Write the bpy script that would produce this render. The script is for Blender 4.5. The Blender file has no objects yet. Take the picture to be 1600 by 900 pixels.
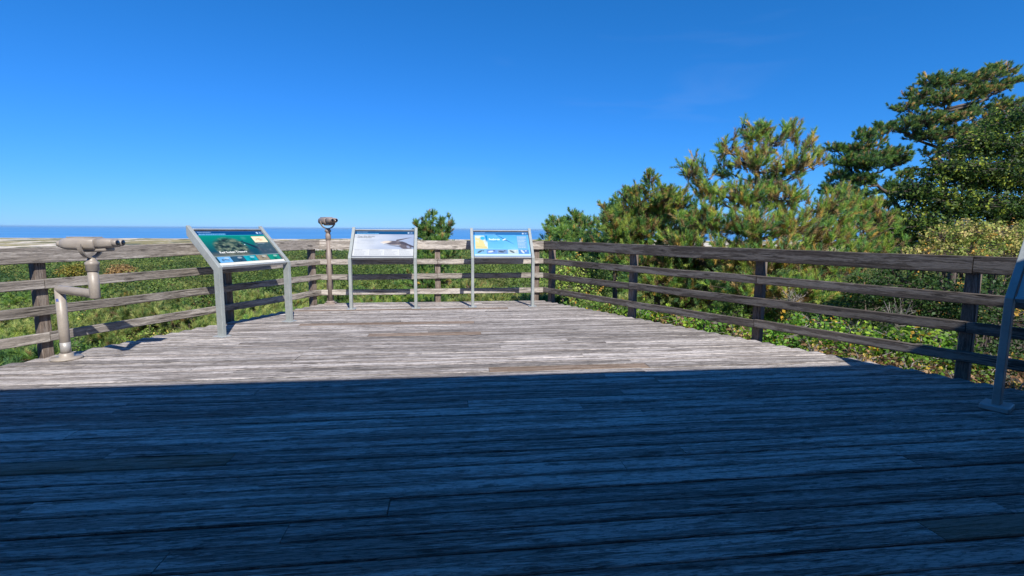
import bpy, math, random
import numpy as np
from mathutils import Vector, Matrix

R = math.radians
random.seed(7)
RNG = np.random.default_rng(11)
scene = bpy.context.scene
col = scene.collection

# ------------------------------------------------------------------ camera
F = 770.0                      # focal length in pixels of the 1600 px wide photo
EYE = 1.27
YAW, PITCH, ROLL = R(7.0), R(6.8), R(0.4)
FWD = Vector((math.sin(YAW)*math.cos(PITCH), math.cos(YAW)*math.cos(PITCH), -math.sin(PITCH)))
RGT = Vector((math.cos(YAW), -math.sin(YAW), 0))
UPV = RGT.cross(FWD)
cx = RGT*math.cos(ROLL) + UPV*math.sin(ROLL)
cy = -RGT*math.sin(ROLL) + UPV*math.cos(ROLL)
cam_data = bpy.data.cameras.new('camera')
cam = bpy.data.objects.new('camera', cam_data)
col.objects.link(cam)
cam.matrix_world = Matrix(((cx.x, cy.x, -FWD.x, 0), (cx.y, cy.y, -FWD.y, 0), (cx.z, cy.z, -FWD.z, EYE), (0, 0, 0, 1)))
cam_data.sensor_width = 36.0
cam_data.lens = 36.0*F/1600.0
cam_data.clip_start = 0.05
cam_data.clip_end = 120000.0
scene.camera = cam

def at(x, y, Y):
    """the place that shows at photo pixel x, y when it stands Y metres out along the deck"""
    d = FWD*F + cx*(x-800) + cy*(450-y)
    t = Y/d.y
    return Vector((0, 0, EYE)) + d*t

# ------------------------------------------------------------------ light
SUN_AZ = R(16.0)               # the sun stands behind the camera, 16 degrees to the right
SUN_EL = R(43.9)
world = bpy.data.worlds.new('World')
scene.world = world
world.use_nodes = True
wn = world.node_tree
wn.nodes.clear()
w_out = wn.nodes.new('ShaderNodeOutputWorld')
w_bg = wn.nodes.new('ShaderNodeBackground')
sky = wn.nodes.new('ShaderNodeTexSky')
sky.sky_type = 'NISHITA'
sky.sun_disc = False
sky.sun_elevation = SUN_EL
sky.sun_rotation = R(180) - SUN_AZ
sky.altitude = 0
sky.air_density = 1.0
sky.dust_density = 0.0
sky.ozone_density = 3.0
# clear polarised autumn air: each channel of the sky gets its own contrast curve
sp = wn.nodes.new('ShaderNodeSeparateColor'); cb_ = wn.nodes.new('ShaderNodeCombineColor')
wn.links.new(sky.outputs[0], sp.inputs[0])
for ch, (gain, power) in enumerate(((.1220, 1.30), (.795, .84), (1.34, .97))):
    pw_ = wn.nodes.new('ShaderNodeMath'); pw_.operation = 'POWER'; pw_.inputs[1].default_value = power
    ml_ = wn.nodes.new('ShaderNodeMath'); ml_.operation = 'MULTIPLY'; ml_.inputs[1].default_value = gain
    wn.links.new(sp.outputs[ch], pw_.inputs[0]); wn.links.new(pw_.outputs[0], ml_.inputs[0]); wn.links.new(ml_.outputs[0], cb_.inputs[ch])
# a few very thin wisps of cirrus
w_tc = wn.nodes.new('ShaderNodeTexCoord'); w_mp = wn.nodes.new('ShaderNodeMapping'); w_mp.inputs['Scale'].default_value = (2.2, 2.2, 11.0); w_mp.inputs['Rotation'].default_value = (0, R(6), 0)
w_ns = wn.nodes.new('ShaderNodeTexNoise'); w_ns.inputs['Scale'].default_value = 1.3; w_ns.inputs['Detail'].default_value = 7; w_ns.inputs['Distortion'].default_value = .5
w_rp = wn.nodes.new('ShaderNodeValToRGB'); w_rp.color_ramp.elements[0].position = .60; w_rp.color_ramp.elements[1].position = .85
w_rp.color_ramp.elements[1].color = (.06, .06, .06, 1)
w_mx = wn.nodes.new('ShaderNodeMix'); w_mx.data_type = 'RGBA'; w_mx.inputs[7].default_value = (6.0, 6.6, 7.6, 1)
wn.links.new(w_tc.outputs['Generated'], w_mp.inputs[0]); wn.links.new(w_mp.outputs[0], w_ns.inputs['Vector']); wn.links.new(w_ns.outputs['Fac'], w_rp.inputs[0])
wn.links.new(w_rp.outputs[0], w_mx.inputs[0]); wn.links.new(cb_.outputs[0], w_mx.inputs[6]); wn.links.new(w_mx.outputs[2], w_bg.inputs['Color'])
w_bg.inputs['Strength'].default_value = 0.095
wn.links.new(w_bg.outputs[0], w_out.inputs['Surface'])

sun_d = bpy.data.lights.new('sun', 'SUN')
sun_d.energy = 5.0
sun_d.angle = R(0.53)
sun_d.color = (1.0, 0.95, 0.87)
sun = bpy.data.objects.new('sun', sun_d)
col.objects.link(sun)
to_sun = Vector((math.sin(SUN_AZ)*math.cos(SUN_EL), -math.cos(SUN_AZ)*math.cos(SUN_EL), math.sin(SUN_EL)))
sun.rotation_euler = to_sun.to_track_quat('Z', 'Y').to_euler()
sun.location = to_sun*30

scene.view_settings.view_transform = 'Standard'
scene.view_settings.look = 'None'
scene.view_settings.exposure = 0.33
scene.view_settings.gamma = 1.0
scene.view_settings.use_curve_mapping = False
scene.cycles.use_denoising = True
scene.cycles.max_bounces = 6
scene.cycles.diffuse_bounces = 3
scene.cycles.transparent_max_bounces = 4

# ------------------------------------------------------------------ helpers
def tag(o, label=None, cat=None, group=None, kind=None):
    if label: o['label'] = label
    if cat: o['category'] = cat
    if group: o['group'] = group
    if kind: o['kind'] = kind
    return o

def empty(name, loc, rz=0.0):
    o = bpy.data.objects.new(name, None)
    o.empty_display_size = 0.2
    col.objects.link(o)
    o.location = loc
    o.rotation_euler = (0, 0, rz)
    return o

def copy_tree(o, parent=None):
    c = o.copy()
    col.objects.link(c)
    c.parent = parent
    for ch in list(KIDS.get(o.name, [])):
        k = copy_tree(ch, c)
    return c
KIDS = {}

def link(name, me, mat, parent=None):
    o = bpy.data.objects.new(name, me)
    if mat is not None: me.materials.append(mat)
    col.objects.link(o)
    if parent is not None:
        o.parent = parent
        KIDS.setdefault(parent.name, []).append(o)
    return o

class MB:
    """collects verts and faces with grain coordinates and a tone"""
    def __init__(s):
        s.v = []; s.f = []; s.g = []; s.t = []; s.sm = []; s.e = []
    def add(s, vs, fs, gc=None, tone=0.5, smooth=False, ed=None):
        b = len(s.v)
        s.v += [tuple(v) for v in vs]
        s.f += [tuple(i+b for i in f) for f in fs]
        s.g += [tuple(g) for g in (gc if gc is not None else vs)]
        s.t += [tone]*len(vs)
        s.e += ed if ed is not None else [.5]*len(vs)
        s.sm += [smooth]*len(fs)
    def box(s, c, sx, sy, sz, rz=0.0, bev=0.0):
        c = Vector(c); m = Matrix.Rotation(rz, 3, 'Z')
        ux, uy, uz = m @ Vector((1, 0, 0)), m @ Vector((0, 1, 0)), Vector((0, 0, 1))
        s.obox(c, ux, uy, uz, sx, sy, sz, bev)
    def obox(s, c, ux, uy, uz, sx, sy, sz, bev=0.0):
        c = Vector(c); hx, hy, hz = sx/2, sy/2, sz/2
        b = min(bev, hx*.9, hy*.9, hz*.9)
        if b <= 0:
            vs = [c+ux*(a*hx)+uy*(d*hy)+uz*(e*hz) for a in (-1, 1) for d in (-1, 1) for e in (-1, 1)]
            fs = [(0, 1, 3, 2), (4, 6, 7, 5), (0, 4, 5, 1), (2, 3, 7, 6), (0, 2, 6, 4), (1, 5, 7, 3)]
            s.add(vs, fs); return
        rings = []
        for z, k in ((-hz, b), (-hz+b, 0), (hz-b, 0), (hz, b)):
            ax, ay = hx-k, hy-k
            ring = []
            for (qx, qy, ox, oy) in ((1, 1, 0, -b), (1, 1, -b, 0), (-1, 1, b, 0), (-1, 1, 0, -b), (-1, -1, 0, b), (-1, -1, b, 0), (1, -1, -b, 0), (1, -1, 0, b)):
                ring.append(c+ux*(qx*ax+ox)+uy*(qy*ay+oy)+uz*z)
            rings.append(ring)
        s.loft(rings, closed=True)
    def loft(s, rings, closed=True, caps=True, smooth=False, tone=0.5, gcs=None, ed=None):
        n = len(rings[0]); vs = [p for r in rings for p in r]; fs = []
        for i in range(len(rings)-1):
            for j in range(n if closed else n-1):
                k = (j+1) % n
                fs.append((i*n+j, i*n+k, (i+1)*n+k, (i+1)*n+j))
        if caps and closed:
            fs.append(tuple(range(n-1, -1, -1)))
            fs.append(tuple((len(rings)-1)*n+j for j in range(n)))
        s.add(vs, fs, gcs, tone, smooth, ed)
    def tube(s, pts, radii, n=12, smooth=True, caps=True, tone=0.5):
        pts = [Vector(p) for p in pts]
        if not hasattr(radii, '__len__'): radii = [radii]*len(pts)
        rings = []; gc = []
        prev = None; L = 0; off = random.uniform(0, 50)
        for i, p in enumerate(pts):
            if i == 0: d = pts[1]-p
            elif i == len(pts)-1: d = p-pts[i-1]
            else: d = (pts[i+1]-p).normalized()+(p-pts[i-1]).normalized()
            d.normalize()
            if prev is None:
                a = Vector((0, 0, 1)) if abs(d.z) < .9 else Vector((1, 0, 0))
                e1 = d.cross(a).normalized()
            else:
                e1 = (prev - d*prev.dot(d)).normalized()
            prev = e1; e2 = d.cross(e1)
            k = 1.0
            if 0 < i < len(pts)-1:
                c_ = (pts[i+1]-p).normalized().dot((p-pts[i-1]).normalized())
            if i: L += (p-pts[i-1]).length
            ring = [p+(e1*math.cos(2*math.pi*j/n)+e2*math.sin(2*math.pi*j/n))*radii[i]*k for j in range(n)]
            rings.append(ring)
            gc += [(L+off, radii[i]*math.cos(2*math.pi*j/n)+off, radii[i]*math.sin(2*math.pi*j/n)) for j in range(n)]
        s.loft(rings, caps=caps, smooth=smooth, tone=tone, gcs=gc)
    def plank(s, p0, p1, wdir, w, h, tone=0.5, seg=8, jit=0.0015, ch=0.004, sag=0.0, rng=random, cap_twist=0.0):
        """a sawn timber from p0 to p1 (centre line); wdir is its width direction, w wide, h thick"""
        p0 = Vector(p0); p1 = Vector(p1); d = (p1-p0); L = d.length; d.normalize()
        wd = Vector(wdir); wd = (wd-d*wd.dot(d)).normalized(); hd = d.cross(wd)
        ox, oy, oz = rng.uniform(0, 80), rng.uniform(0, 80), rng.uniform(0, 80)
        prof = [(-w/2+ch, -h/2), (w/2-ch, -h/2), (w/2, -h/2+ch), (w/2, h/2-ch), (w/2-ch, h/2), (0, h/2), (-w/2+ch, h/2), (-w/2, h/2-ch), (-w/2, -h/2+ch)]
        rings = []; gc = []
        for i in range(seg+1):
            t = i/seg; c = p0+d*(L*t)-Vector((0, 0, sag*4*t*(1-t)))
            ja, jb = rng.uniform(-jit, jit), rng.uniform(-jit, jit)
            ring = []
            for a, b in prof:
                ring.append(c+wd*(a+ja)+hd*(b+jb*.6))
                gc.append((L*t+ox, a+oy, b+oz))
            rings.append(ring)
        s.loft(rings, tone=tone, gcs=gc, ed=[min(1.0, abs(a)/(w/2)) for a, b in prof]*(seg+1))
    def lathe(s, c, prof, n=20, axis='Z', smooth=True):
        c = Vector(c); rings = []
        for r, z in prof:
            rings.append([c+Vector((r*math.cos(2*math.pi*j/n), r*math.sin(2*math.pi*j/n), z)) for j in range(n)])
        s.loft(rings, smooth=smooth)
    def build(s, name, mat, parent=None):
        me = bpy.data.meshes.new(name)
        me.from_pydata(s.v, [], s.f)
        a = me.attributes.new('grain', 'FLOAT_VECTOR', 'POINT')
        a.data.foreach_set('vector', np.array(s.g, dtype=np.float32).ravel())
        a = me.attributes.new('tone', 'FLOAT', 'POINT')
        a.data.foreach_set('value', np.array(s.t, dtype=np.float32))
        a = me.attributes.new('edge', 'FLOAT', 'POINT')
        a.data.foreach_set('value', np.array(s.e, dtype=np.float32))
        me.polygons.foreach_set('use_smooth', s.sm)
        me.update()
        return link(name, me, mat, parent)

def np_mesh(name, V, k, C=None):
    """V: (n*k,3) unshared corners of n k-gons; C: (n*k,3) colours"""
    n = len(V)//k
    me = bpy.data.meshes.new(name)
    me.vertices.add(n*k); me.loops.add(n*k); me.polygons.add(n)
    me.vertices.foreach_set('co', np.asarray(V, dtype=np.float32).ravel())
    me.loops.foreach_set('vertex_index', np.arange(n*k, dtype=np.int32))
    me.polygons.foreach_set('loop_start', np.arange(0, n*k, k, dtype=np.int32))
    me.polygons.foreach_set('loop_total', np.full(n, k, dtype=np.int32))
    if C is not None:
        a = me.attributes.new('tint', 'FLOAT_COLOR', 'POINT')
        cc = np.ones((n*k, 4), dtype=np.float32); cc[:, :3] = C
        a.data.foreach_set('color', cc.ravel())
    me.update(calc_edges=True)
    return me

# ------------------------------------------------------------------ materials
class NT:
    def __init__(s, name):
        s.m = bpy.data.materials.new(name); s.m.use_nodes = True
        s.t = s.m.node_tree; s.t.nodes.clear()
        s.out = s.n('ShaderNodeOutputMaterial'); s.b = s.n('ShaderNodeBsdfPrincipled')
        s.l(s.b.outputs[0], s.out.inputs['Surface'])
    def n(s, t, **k):
        x = s.t.nodes.new(t)
        for a, b in k.items(): setattr(x, a, b)
        return x
    def l(s, a, b): s.t.links.new(a, b)
    def attr(s, name, out='Color'):
        x = s.n('ShaderNodeAttribute', attribute_name=name); return x.outputs[out]
    def scaled(s, vec, sc):
        x = s.n('ShaderNodeMapping'); x.inputs['Scale'].default_value = sc
        s.l(vec, x.inputs['Vector']); return x.outputs[0]
    def noise(s, vec, scale, detail=4, rough=.55, dist=0.0):
        x = s.n('ShaderNodeTexNoise'); x.inputs['Scale'].default_value = scale
        x.inputs['Detail'].default_value = detail; x.inputs['Roughness'].default_value = rough
        x.inputs['Distortion'].default_value = dist
        if vec is not None: s.l(vec, x.inputs['Vector'])
        return x.outputs['Fac']
    def ramp(s, fac, stops, interp='LINEAR'):
        x = s.n('ShaderNodeValToRGB'); cr = x.color_ramp; cr.interpolation = interp
        while len(cr.elements) > 1: cr.elements.remove(cr.elements[-1])
        for i, (p, c) in enumerate(stops):
            e = cr.elements[0] if i == 0 else cr.elements.new(p)
            e.position = p
            e.color = (c, c, c, 1) if not hasattr(c, '__len__') else (*c, 1)
        s.l(fac, x.inputs[0]); return x.outputs['Color']
    def mix(s, fac, a, b, mode='MIX'):
        x = s.n('ShaderNodeMix', data_type='RGBA', blend_type=mode)
        for v, i in ((fac, 0), (a, 6), (b, 7)):
            if hasattr(v, 'is_output') or isinstance(v, bpy.types.NodeSocket): s.l(v, x.inputs[i])
            elif i == 0: x.inputs[0].default_value = v
            else: x.inputs[i].default_value = (*v, 1)
        return x.outputs[2]
    def math(s, op, a, b=0.0, clamp=False):
        x = s.n('ShaderNodeMath', operation=op, use_clamp=clamp)
        for v, i in ((a, 0), (b, 1)):
            if isinstance(v, bpy.types.NodeSocket): s.l(v, x.inputs[i])
            else: x.inputs[i].default_value = v
        return x.outputs[0]
    def bump(s, h, strength=.5, dist=.01):
        x = s.n('ShaderNodeBump'); x.inputs['Strength'].default_value = strength
        x.inputs['Distance'].default_value = dist; s.l(h, x.inputs['Height'])
        s.l(x.outputs[0], s.b.inputs['Normal'])
    def base(s, c):
        if isinstance(c, bpy.types.NodeSocket): s.l(c, s.b.inputs['Base Color'])
        else: s.b.inputs['Base Color'].default_value = (*c, 1)
    def set(s, **k):
        for a, v in k.items():
            i = s.b.inputs[a.replace('_', ' ')]
            if isinstance(v, bpy.types.NodeSocket): s.l(v, i)
            else: i.default_value = v
        return s

def wood(name, dark, mid, pale, worn=0.5, fresh=(.36, .22, .12), contrast=1.0, bump=.6, bdist=.006, edgek=.07, patchx=1.6, finek=.6, chips=.5):
    m = NT(name)
    g = m.attr('grain', 'Vector')
    tone = m.attr('tone', 'Fac')
    warp = m.noise(m.scaled(g, (2.2, 9, 9)), 1.0, 2)
    wv = m.n('ShaderNodeVectorMath', operation='ADD')
    cmb = m.n('ShaderNodeCombineXYZ'); m.l(m.math('MULTIPLY', warp, .03), cmb.inputs[1])
    m.l(g, wv.inputs[0]); m.l(cmb.outputs[0], wv.inputs[1]); g2 = wv.outputs[0]
    fine = m.noise(m.scaled(g2, (13.0, 260, 260)), 1.0, 4, .7)
    grain = m.noise(m.scaled(g2, (5.5, 80, 80)), 1.0, 7, .72)
    streak = m.noise(m.scaled(g2, (1.3, 22, 22)), 1.0, 6, .65, .4)
    patch = m.noise(m.scaled(g2, (patchx, 15, 15)), 1.0, 9, .72, .5)
    edge = m.attr('edge', 'Fac')
    base = m.ramp(grain, [(.3, dark), (.5, mid), (.72, tuple(c*1.25 for c in mid))])
    pf = m.math('ADD', m.math('MULTIPLY', patch, .65), m.math('MULTIPLY', streak, .35))
    pf = m.math('ADD', pf, m.math('MULTIPLY', m.math('SUBTRACT', .5, edge), edgek))
    pf = m.math('ADD', pf, m.math('MULTIPLY', m.math('SUBTRACT', fine, .5), .16))
    pm = m.ramp(pf, [(.483+(.5-worn)*.2, 0.0), (.523+(.5-worn)*.2, 1.0)])
    base = m.mix(m.math('MULTIPLY', pm, .8*contrast), base, pale)
    fm = m.ramp(fine, [(.38, .45), (.53, 1.0)])
    base = m.mix(finek, base, fm, 'MULTIPLY')
    chip = m.ramp(m.noise(m.scaled(g2, (16, 95, 95)), 1.0, 5, .75, .6), [(.40, .38), (.50, 1.0)])
    base = m.mix(chips, base, chip, 'MULTIPLY')
    # knots
    v = m.n('ShaderNodeTexVoronoi', voronoi_dimensions='2D'); v.inputs['Scale'].default_value = 1.0
    m.l(m.scaled(g2, (2.0, 7.0, 7.0)), v.inputs['Vector'])
    kn = m.ramp(v.outputs['Distance'], [(.05, 1.0), (.075, .25), (.095, .8), (.12, 0.0)])
    ks = m.n('ShaderNodeSeparateColor'); m.l(v.outputs['Color'], ks.inputs[0])
    kn = m.math('MULTIPLY', kn, m.math('GREATER_THAN', ks.outputs[0], .62))
    base = m.mix(m.math('MULTIPLY', kn, .75), base, tuple(c*.5 for c in dark))
    # checks: long thin cracks along the grain
    ck = m.noise(m.scaled(g2, (.9, 48, 48)), 1.0, 1, .5)
    ckm = m.ramp(m.math('ABSOLUTE', m.math('SUBTRACT', ck, .5)), [(.006, 1.0), (.022, 0.0)])
    ckp = m.ramp(m.noise(m.scaled(g, (1.3, 7, 7)), 1.0, 2), [(.47, 0.0), (.55, 1.0)])
    ckm = m.math('MULTIPLY', ckm, ckp)
    base = m.mix(m.math('MULTIPLY', ckm, .85), base, tuple(c*.25 for c in dark))
    # tone < .1 : a newer, brown board;  otherwise light to dark per board
    tv = m.n('ShaderNodeMapRange'); m.l(tone, tv.inputs[0])
    tv.inputs[1].default_value = .1; tv.inputs[2].default_value = 1; tv.inputs[3].default_value = .6; tv.inputs[4].default_value = 1.35
    base = m.mix(1.0, base, tv.outputs[0], 'MULTIPLY')
    nb = m.mix(.55, m.ramp(grain, [(.3, tuple(c*.6 for c in fresh)), (.7, fresh)]), base)
    base = m.mix(m.math('LESS_THAN', tone, .1), base, nb)
    m.base(base)
    m.set(Roughness=.85)
    m.b.inputs['Specular IOR Level'].default_value = .25
    h = m.math('ADD', m.math('MULTIPLY', grain, .6), m.math('MULTIPLY', fine, .35))
    h = m.math('ADD', h, m.math('MULTIPLY', streak, .5))
    h = m.math('SUBTRACT', h, m.math('MULTIPLY', ckm, .9))
    m.bump(h, bump, bdist)
    return m.m

M = {}
M['deck'] = wood('deck_wood', (.12, .10, .086), (.30, .264, .238), (.62, .565, .525), worn=.46, bump=.8, bdist=.006, edgek=.035, patchx=.75, finek=.8, chips=.85)
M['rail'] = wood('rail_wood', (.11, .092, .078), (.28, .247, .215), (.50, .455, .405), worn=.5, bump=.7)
M['shaded_brown_rail'] = wood('shaded_brown_rail_wood', (.042, .034, .028), (.125, .104, .088), (.27, .24, .21), worn=.42, bump=.7)  # brown wood, with the shade of the inner side put into its colour
M['post'] = wood('post_wood', (.075, .057, .046), (.21, .165, .135), (.33, .28, .24), worn=.4, bump=.6)

def metal(name, c, c2, rough=.5, met=.3, scale=9):
    m = NT(name); tc = m.n('ShaderNodeTexCoord').outputs['Object']
    n1 = m.noise(tc, scale, 6, .65); n2 = m.noise(tc, scale*9, 3)
    b = m.ramp(m.math('ADD', m.math('MULTIPLY', n1, .7), m.math('MULTIPLY', n2, .3)), [(.35, c2), (.62, c)])
    m.base(b); m.set(Metallic=met, Roughness=rough)
    m.bump(n2, .15, .002)
    return m.m
M['sign_metal'] = metal('grey_coated_aluminium', (.36, .385, .37), (.27, .295, .285), .55, .1)
M['sign_edge'] = metal('bare_aluminium', (.46, .48, .48), (.36, .38, .38), .45, .3)
M['sign_back'] = metal('dark_panel_back', (.08, .085, .09), (.05, .055, .06), .6, 0)
M['scope_paint'] = metal('taupe_enamel', (.36, .315, .265), (.27, .235, .20), .42, 0, 7)
M['scope_pink'] = metal('worn_brown_enamel', (.30, .245, .21), (.23, .185, .155), .5, 0, 7)
M['dark_metal'] = metal('dark_steel', (.05, .045, .045), (.025, .024, .024), .4, .4)
M['bare_steel'] = metal('scuffed_steel', (.44, .43, .41), (.32, .29, .26), .5, .3, 20)
m = NT('lens_glass'); m.base((.01, .012, .02)); m.set(Roughness=.05); M['lens'] = m.m
m = NT('blue_marker'); m.base((.03, .09, .45)); m.set(Roughness=.5); M['marker'] = m.m

def tinted(name, rough=.5, transl=.25, spec=.4, tip=None):
    m = NT(name); c = m.attr('tint')
    oi = m.n('ShaderNodeObjectInfo')
    h = m.n('ShaderNodeHueSaturation')
    mr = m.n('ShaderNodeMapRange'); m.l(oi.outputs['Random'], mr.inputs[0])
    mr.inputs[3].default_value = .8; mr.inputs[4].default_value = 1.2
    m.l(mr.outputs[0], h.inputs['Value']); m.l(c, h.inputs['Color'])
    m.base(h.outputs[0]); m.set(Roughness=rough); m.b.inputs['Specular IOR Level'].default_value = spec
    tr = m.n('ShaderNodeBsdfTranslucent'); m.l(h.outputs[0], tr.inputs[0])
    mx = m.n('ShaderNodeMixShader'); mx.inputs[0].default_value = transl
    m.l(m.b.outputs[0], mx.inputs[1]); m.l(tr.outputs[0], mx.inputs[2]); m.l(mx.outputs[0], m.out.inputs['Surface'])
    return m.m
M['needle'] = tinted('pine_needles', .55, .38, .2)
M['leaf'] = tinted('leaves', .5, .38, .22)
m = NT('printed_panel'); m.base(m.attr('tint')); m.set(Roughness=.28); M['print'] = m.m
m = NT('bark'); tc = m.attr('grain', 'Vector')
nb = m.noise(m.scaled(tc, (5, 40, 40)), 1.0, 5, .6)
m.base(m.ramp(nb, [(.35, (.05, .038, .03)), (.65, (.17, .135, .11))])); m.set(Roughness=.9); m.bump(nb, .8, .02); M['bark'] = m.m
m = NT('pale_bark'); tc = m.attr('grain', 'Vector')
nb = m.noise(m.scaled(tc, (5, 40, 40)), 1.0, 5, .6)
m.base(m.ramp(nb, [(.35, (.16, .14, .12)), (.65, (.36, .33, .29))])); m.set(Roughness=.9); M['twig'] = m.m
m = NT('cone_scales'); m.base((.10, .06, .038)); m.set(Roughness=.8); M['cone'] = m.m

# ================================================================== the setting
def ctop(d):                     # level of the canopy top with the distance from the deck
    return np.interp(d, [0, 6, 15, 40, 100, 200, 420, 1400], [-1.0, -1.0, -1.15, -2.1, -4.6, -8.6, -17.0, -27.5])
def chgt(d):                     # height of the growth itself
    return np.interp(d, [0, 20, 60, 200, 420, 470], [2.6, 2.6, 2.4, 2.0, 1.2, 0.0])
def wob(x, y, s, seed=0):
    return (np.sin(x/s*1.7+seed)+np.sin(y/s*1.3+seed*2.1+x/s*.6)+np.sin((x+y)/s*.9+seed*.7)+np.sin((x-y*1.7)/s*2.3+seed))/4
def gz(x, y):
    x = np.asarray(x, float); y = np.asarray(y, float)
    d = np.hypot(x, y-3)
    front = np.where(y > 0, d, np.minimum(d, 20))
    z = ctop(front)-chgt(front)
    z = z + wob(x, y, 30, 1)*np.interp(front, [0, 10, 60, 300], [0, .1, .5, 1.2])*(front < 460)
    dune = np.interp(y, [380, 470, 1240, 1350, 1400], [0, 1, 1, .2, 0])
    z = z + dune*(wob(x, y, 38, 3)*1.3+wob(x, y, 95, 5)*1.6+np.clip(wob(x, y, 60, 9), 0, 1)*2.2)
    z = np.where(y > 1350, np.minimum(z, -27.5-(y-1350)*.05), z)
    return z

def ground():
    n = 320
    u = np.linspace(-1, 1, n)
    k = 6.4
    gx = 60000*np.sinh(k*u)/math.sinh(k)
    u2 = np.linspace(-1, 1, n)
    gy = np.where(u2 > 0, 5000*np.sinh(5.6*u2)/math.sinh(5.6), 20000*np.sinh(6*u2)/math.sinh(6))
    X, Y = np.meshgrid(gx, gy)
    Z = gz(X, Y)
    Z = np.where(Y > 1600, -40, Z)
    V = np.stack([X.ravel(), Y.ravel(), Z.ravel()], 1)
    i = np.arange((n-1)*(n-1)); r = i//(n-1); c = i % (n-1); a = r*n+c
    Fc = np.stack([a, a+1, a+n+1, a+n], 1)
    me = bpy.data.meshes.new('ground')
    me.vertices.add(len(V)); me.loops.add(len(Fc)*4); me.polygons.add(len(Fc))
    me.vertices.foreach_set('co', V.astype(np.float32).ravel())
    me.loops.foreach_set('vertex_index', Fc.astype(np.int32).ravel())
    me.polygons.foreach_set('loop_start', np.arange(0, len(Fc)*4, 4, dtype=np.int32))
    me.polygons.foreach_set('loop_total', np.full(len(Fc), 4, dtype=np.int32))
    me.polygons.foreach_set('use_smooth', np.ones(len(Fc), dtype=bool))
    me.update(calc_edges=True)
    m = NT('dune_and_forest_floor')
    geo = m.n('ShaderNodeNewGeometry').outputs['Position']
    sep = m.n('ShaderNodeSeparateXYZ'); m.l(geo, sep.inputs[0])
    far = m.math('MULTIPLY', m.math('SUBTRACT', sep.outputs[1], 385.0), 1/60., True)
    litter = m.ramp(m.noise(geo, 3.0, 6, .7), [(.35, (.045, .033, .022)), (.5, (.10, .075, .05)), (.68, (.05, .07, .025))])
    p1 = m.noise(m.scaled(geo, (.016, .0065, .02)), 1.0, 6, .62)
    grass = m.ramp(m.noise(geo, .12, 5, .6), [(.35, (.17, .15, .05)), (.55, (.31, .25, .09)), (.7, (.42, .33, .15))])
    dn = m.mix(m.ramp(p1, [(.51, 0.0), (.55, 1.0)]), grass, (.66, .57, .45))
    p2 = m.noise(m.scaled(geo, (.04, .014, .03)), 1.0, 5, .6)
    dn = m.mix(m.ramp(p2, [(.57, 0.0), (.60, .95)]), dn, (.05, .065, .025))
    beach = m.math('MULTIPLY', m.math('SUBTRACT', sep.outputs[1], 1290.0), 1/25., True)
    dn = m.mix(beach, dn, (.55, .48, .38))
    m.base(m.mix(far, litter, dn)); m.set(Roughness=.95)
    o = link('ground', me, m.m)
    tag(o, kind='structure')
ground()

def sea():
    me = bpy.data.meshes.new('sea')
    me.from_pydata([(-90000, 1378, -29), (90000, 1378, -29), (90000, 90000, -29), (-90000, 90000, -29)], [], [(0, 1, 2, 3)])
    m = NT('sea_water')
    geo = m.n('ShaderNodeNewGeometry').outputs['Position']
    n1 = m.noise(m.scaled(geo, (.0006, .004, 1)), 1.0, 5, .6)
    m.base(m.ramp(n1, [(.35, (.05, .21, .46)), (.65, (.10, .30, .56))]))
    m.set(Roughness=.45); m.b.inputs['Specular IOR Level'].default_value = .12
    h = m.noise(m.scaled(geo, (.02, .05, 1)), 1.0, 4, .6)
    m.bump(h, .6, 3.0)
    tag(link('sea', me, m.m), kind='structure')
sea()

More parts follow.
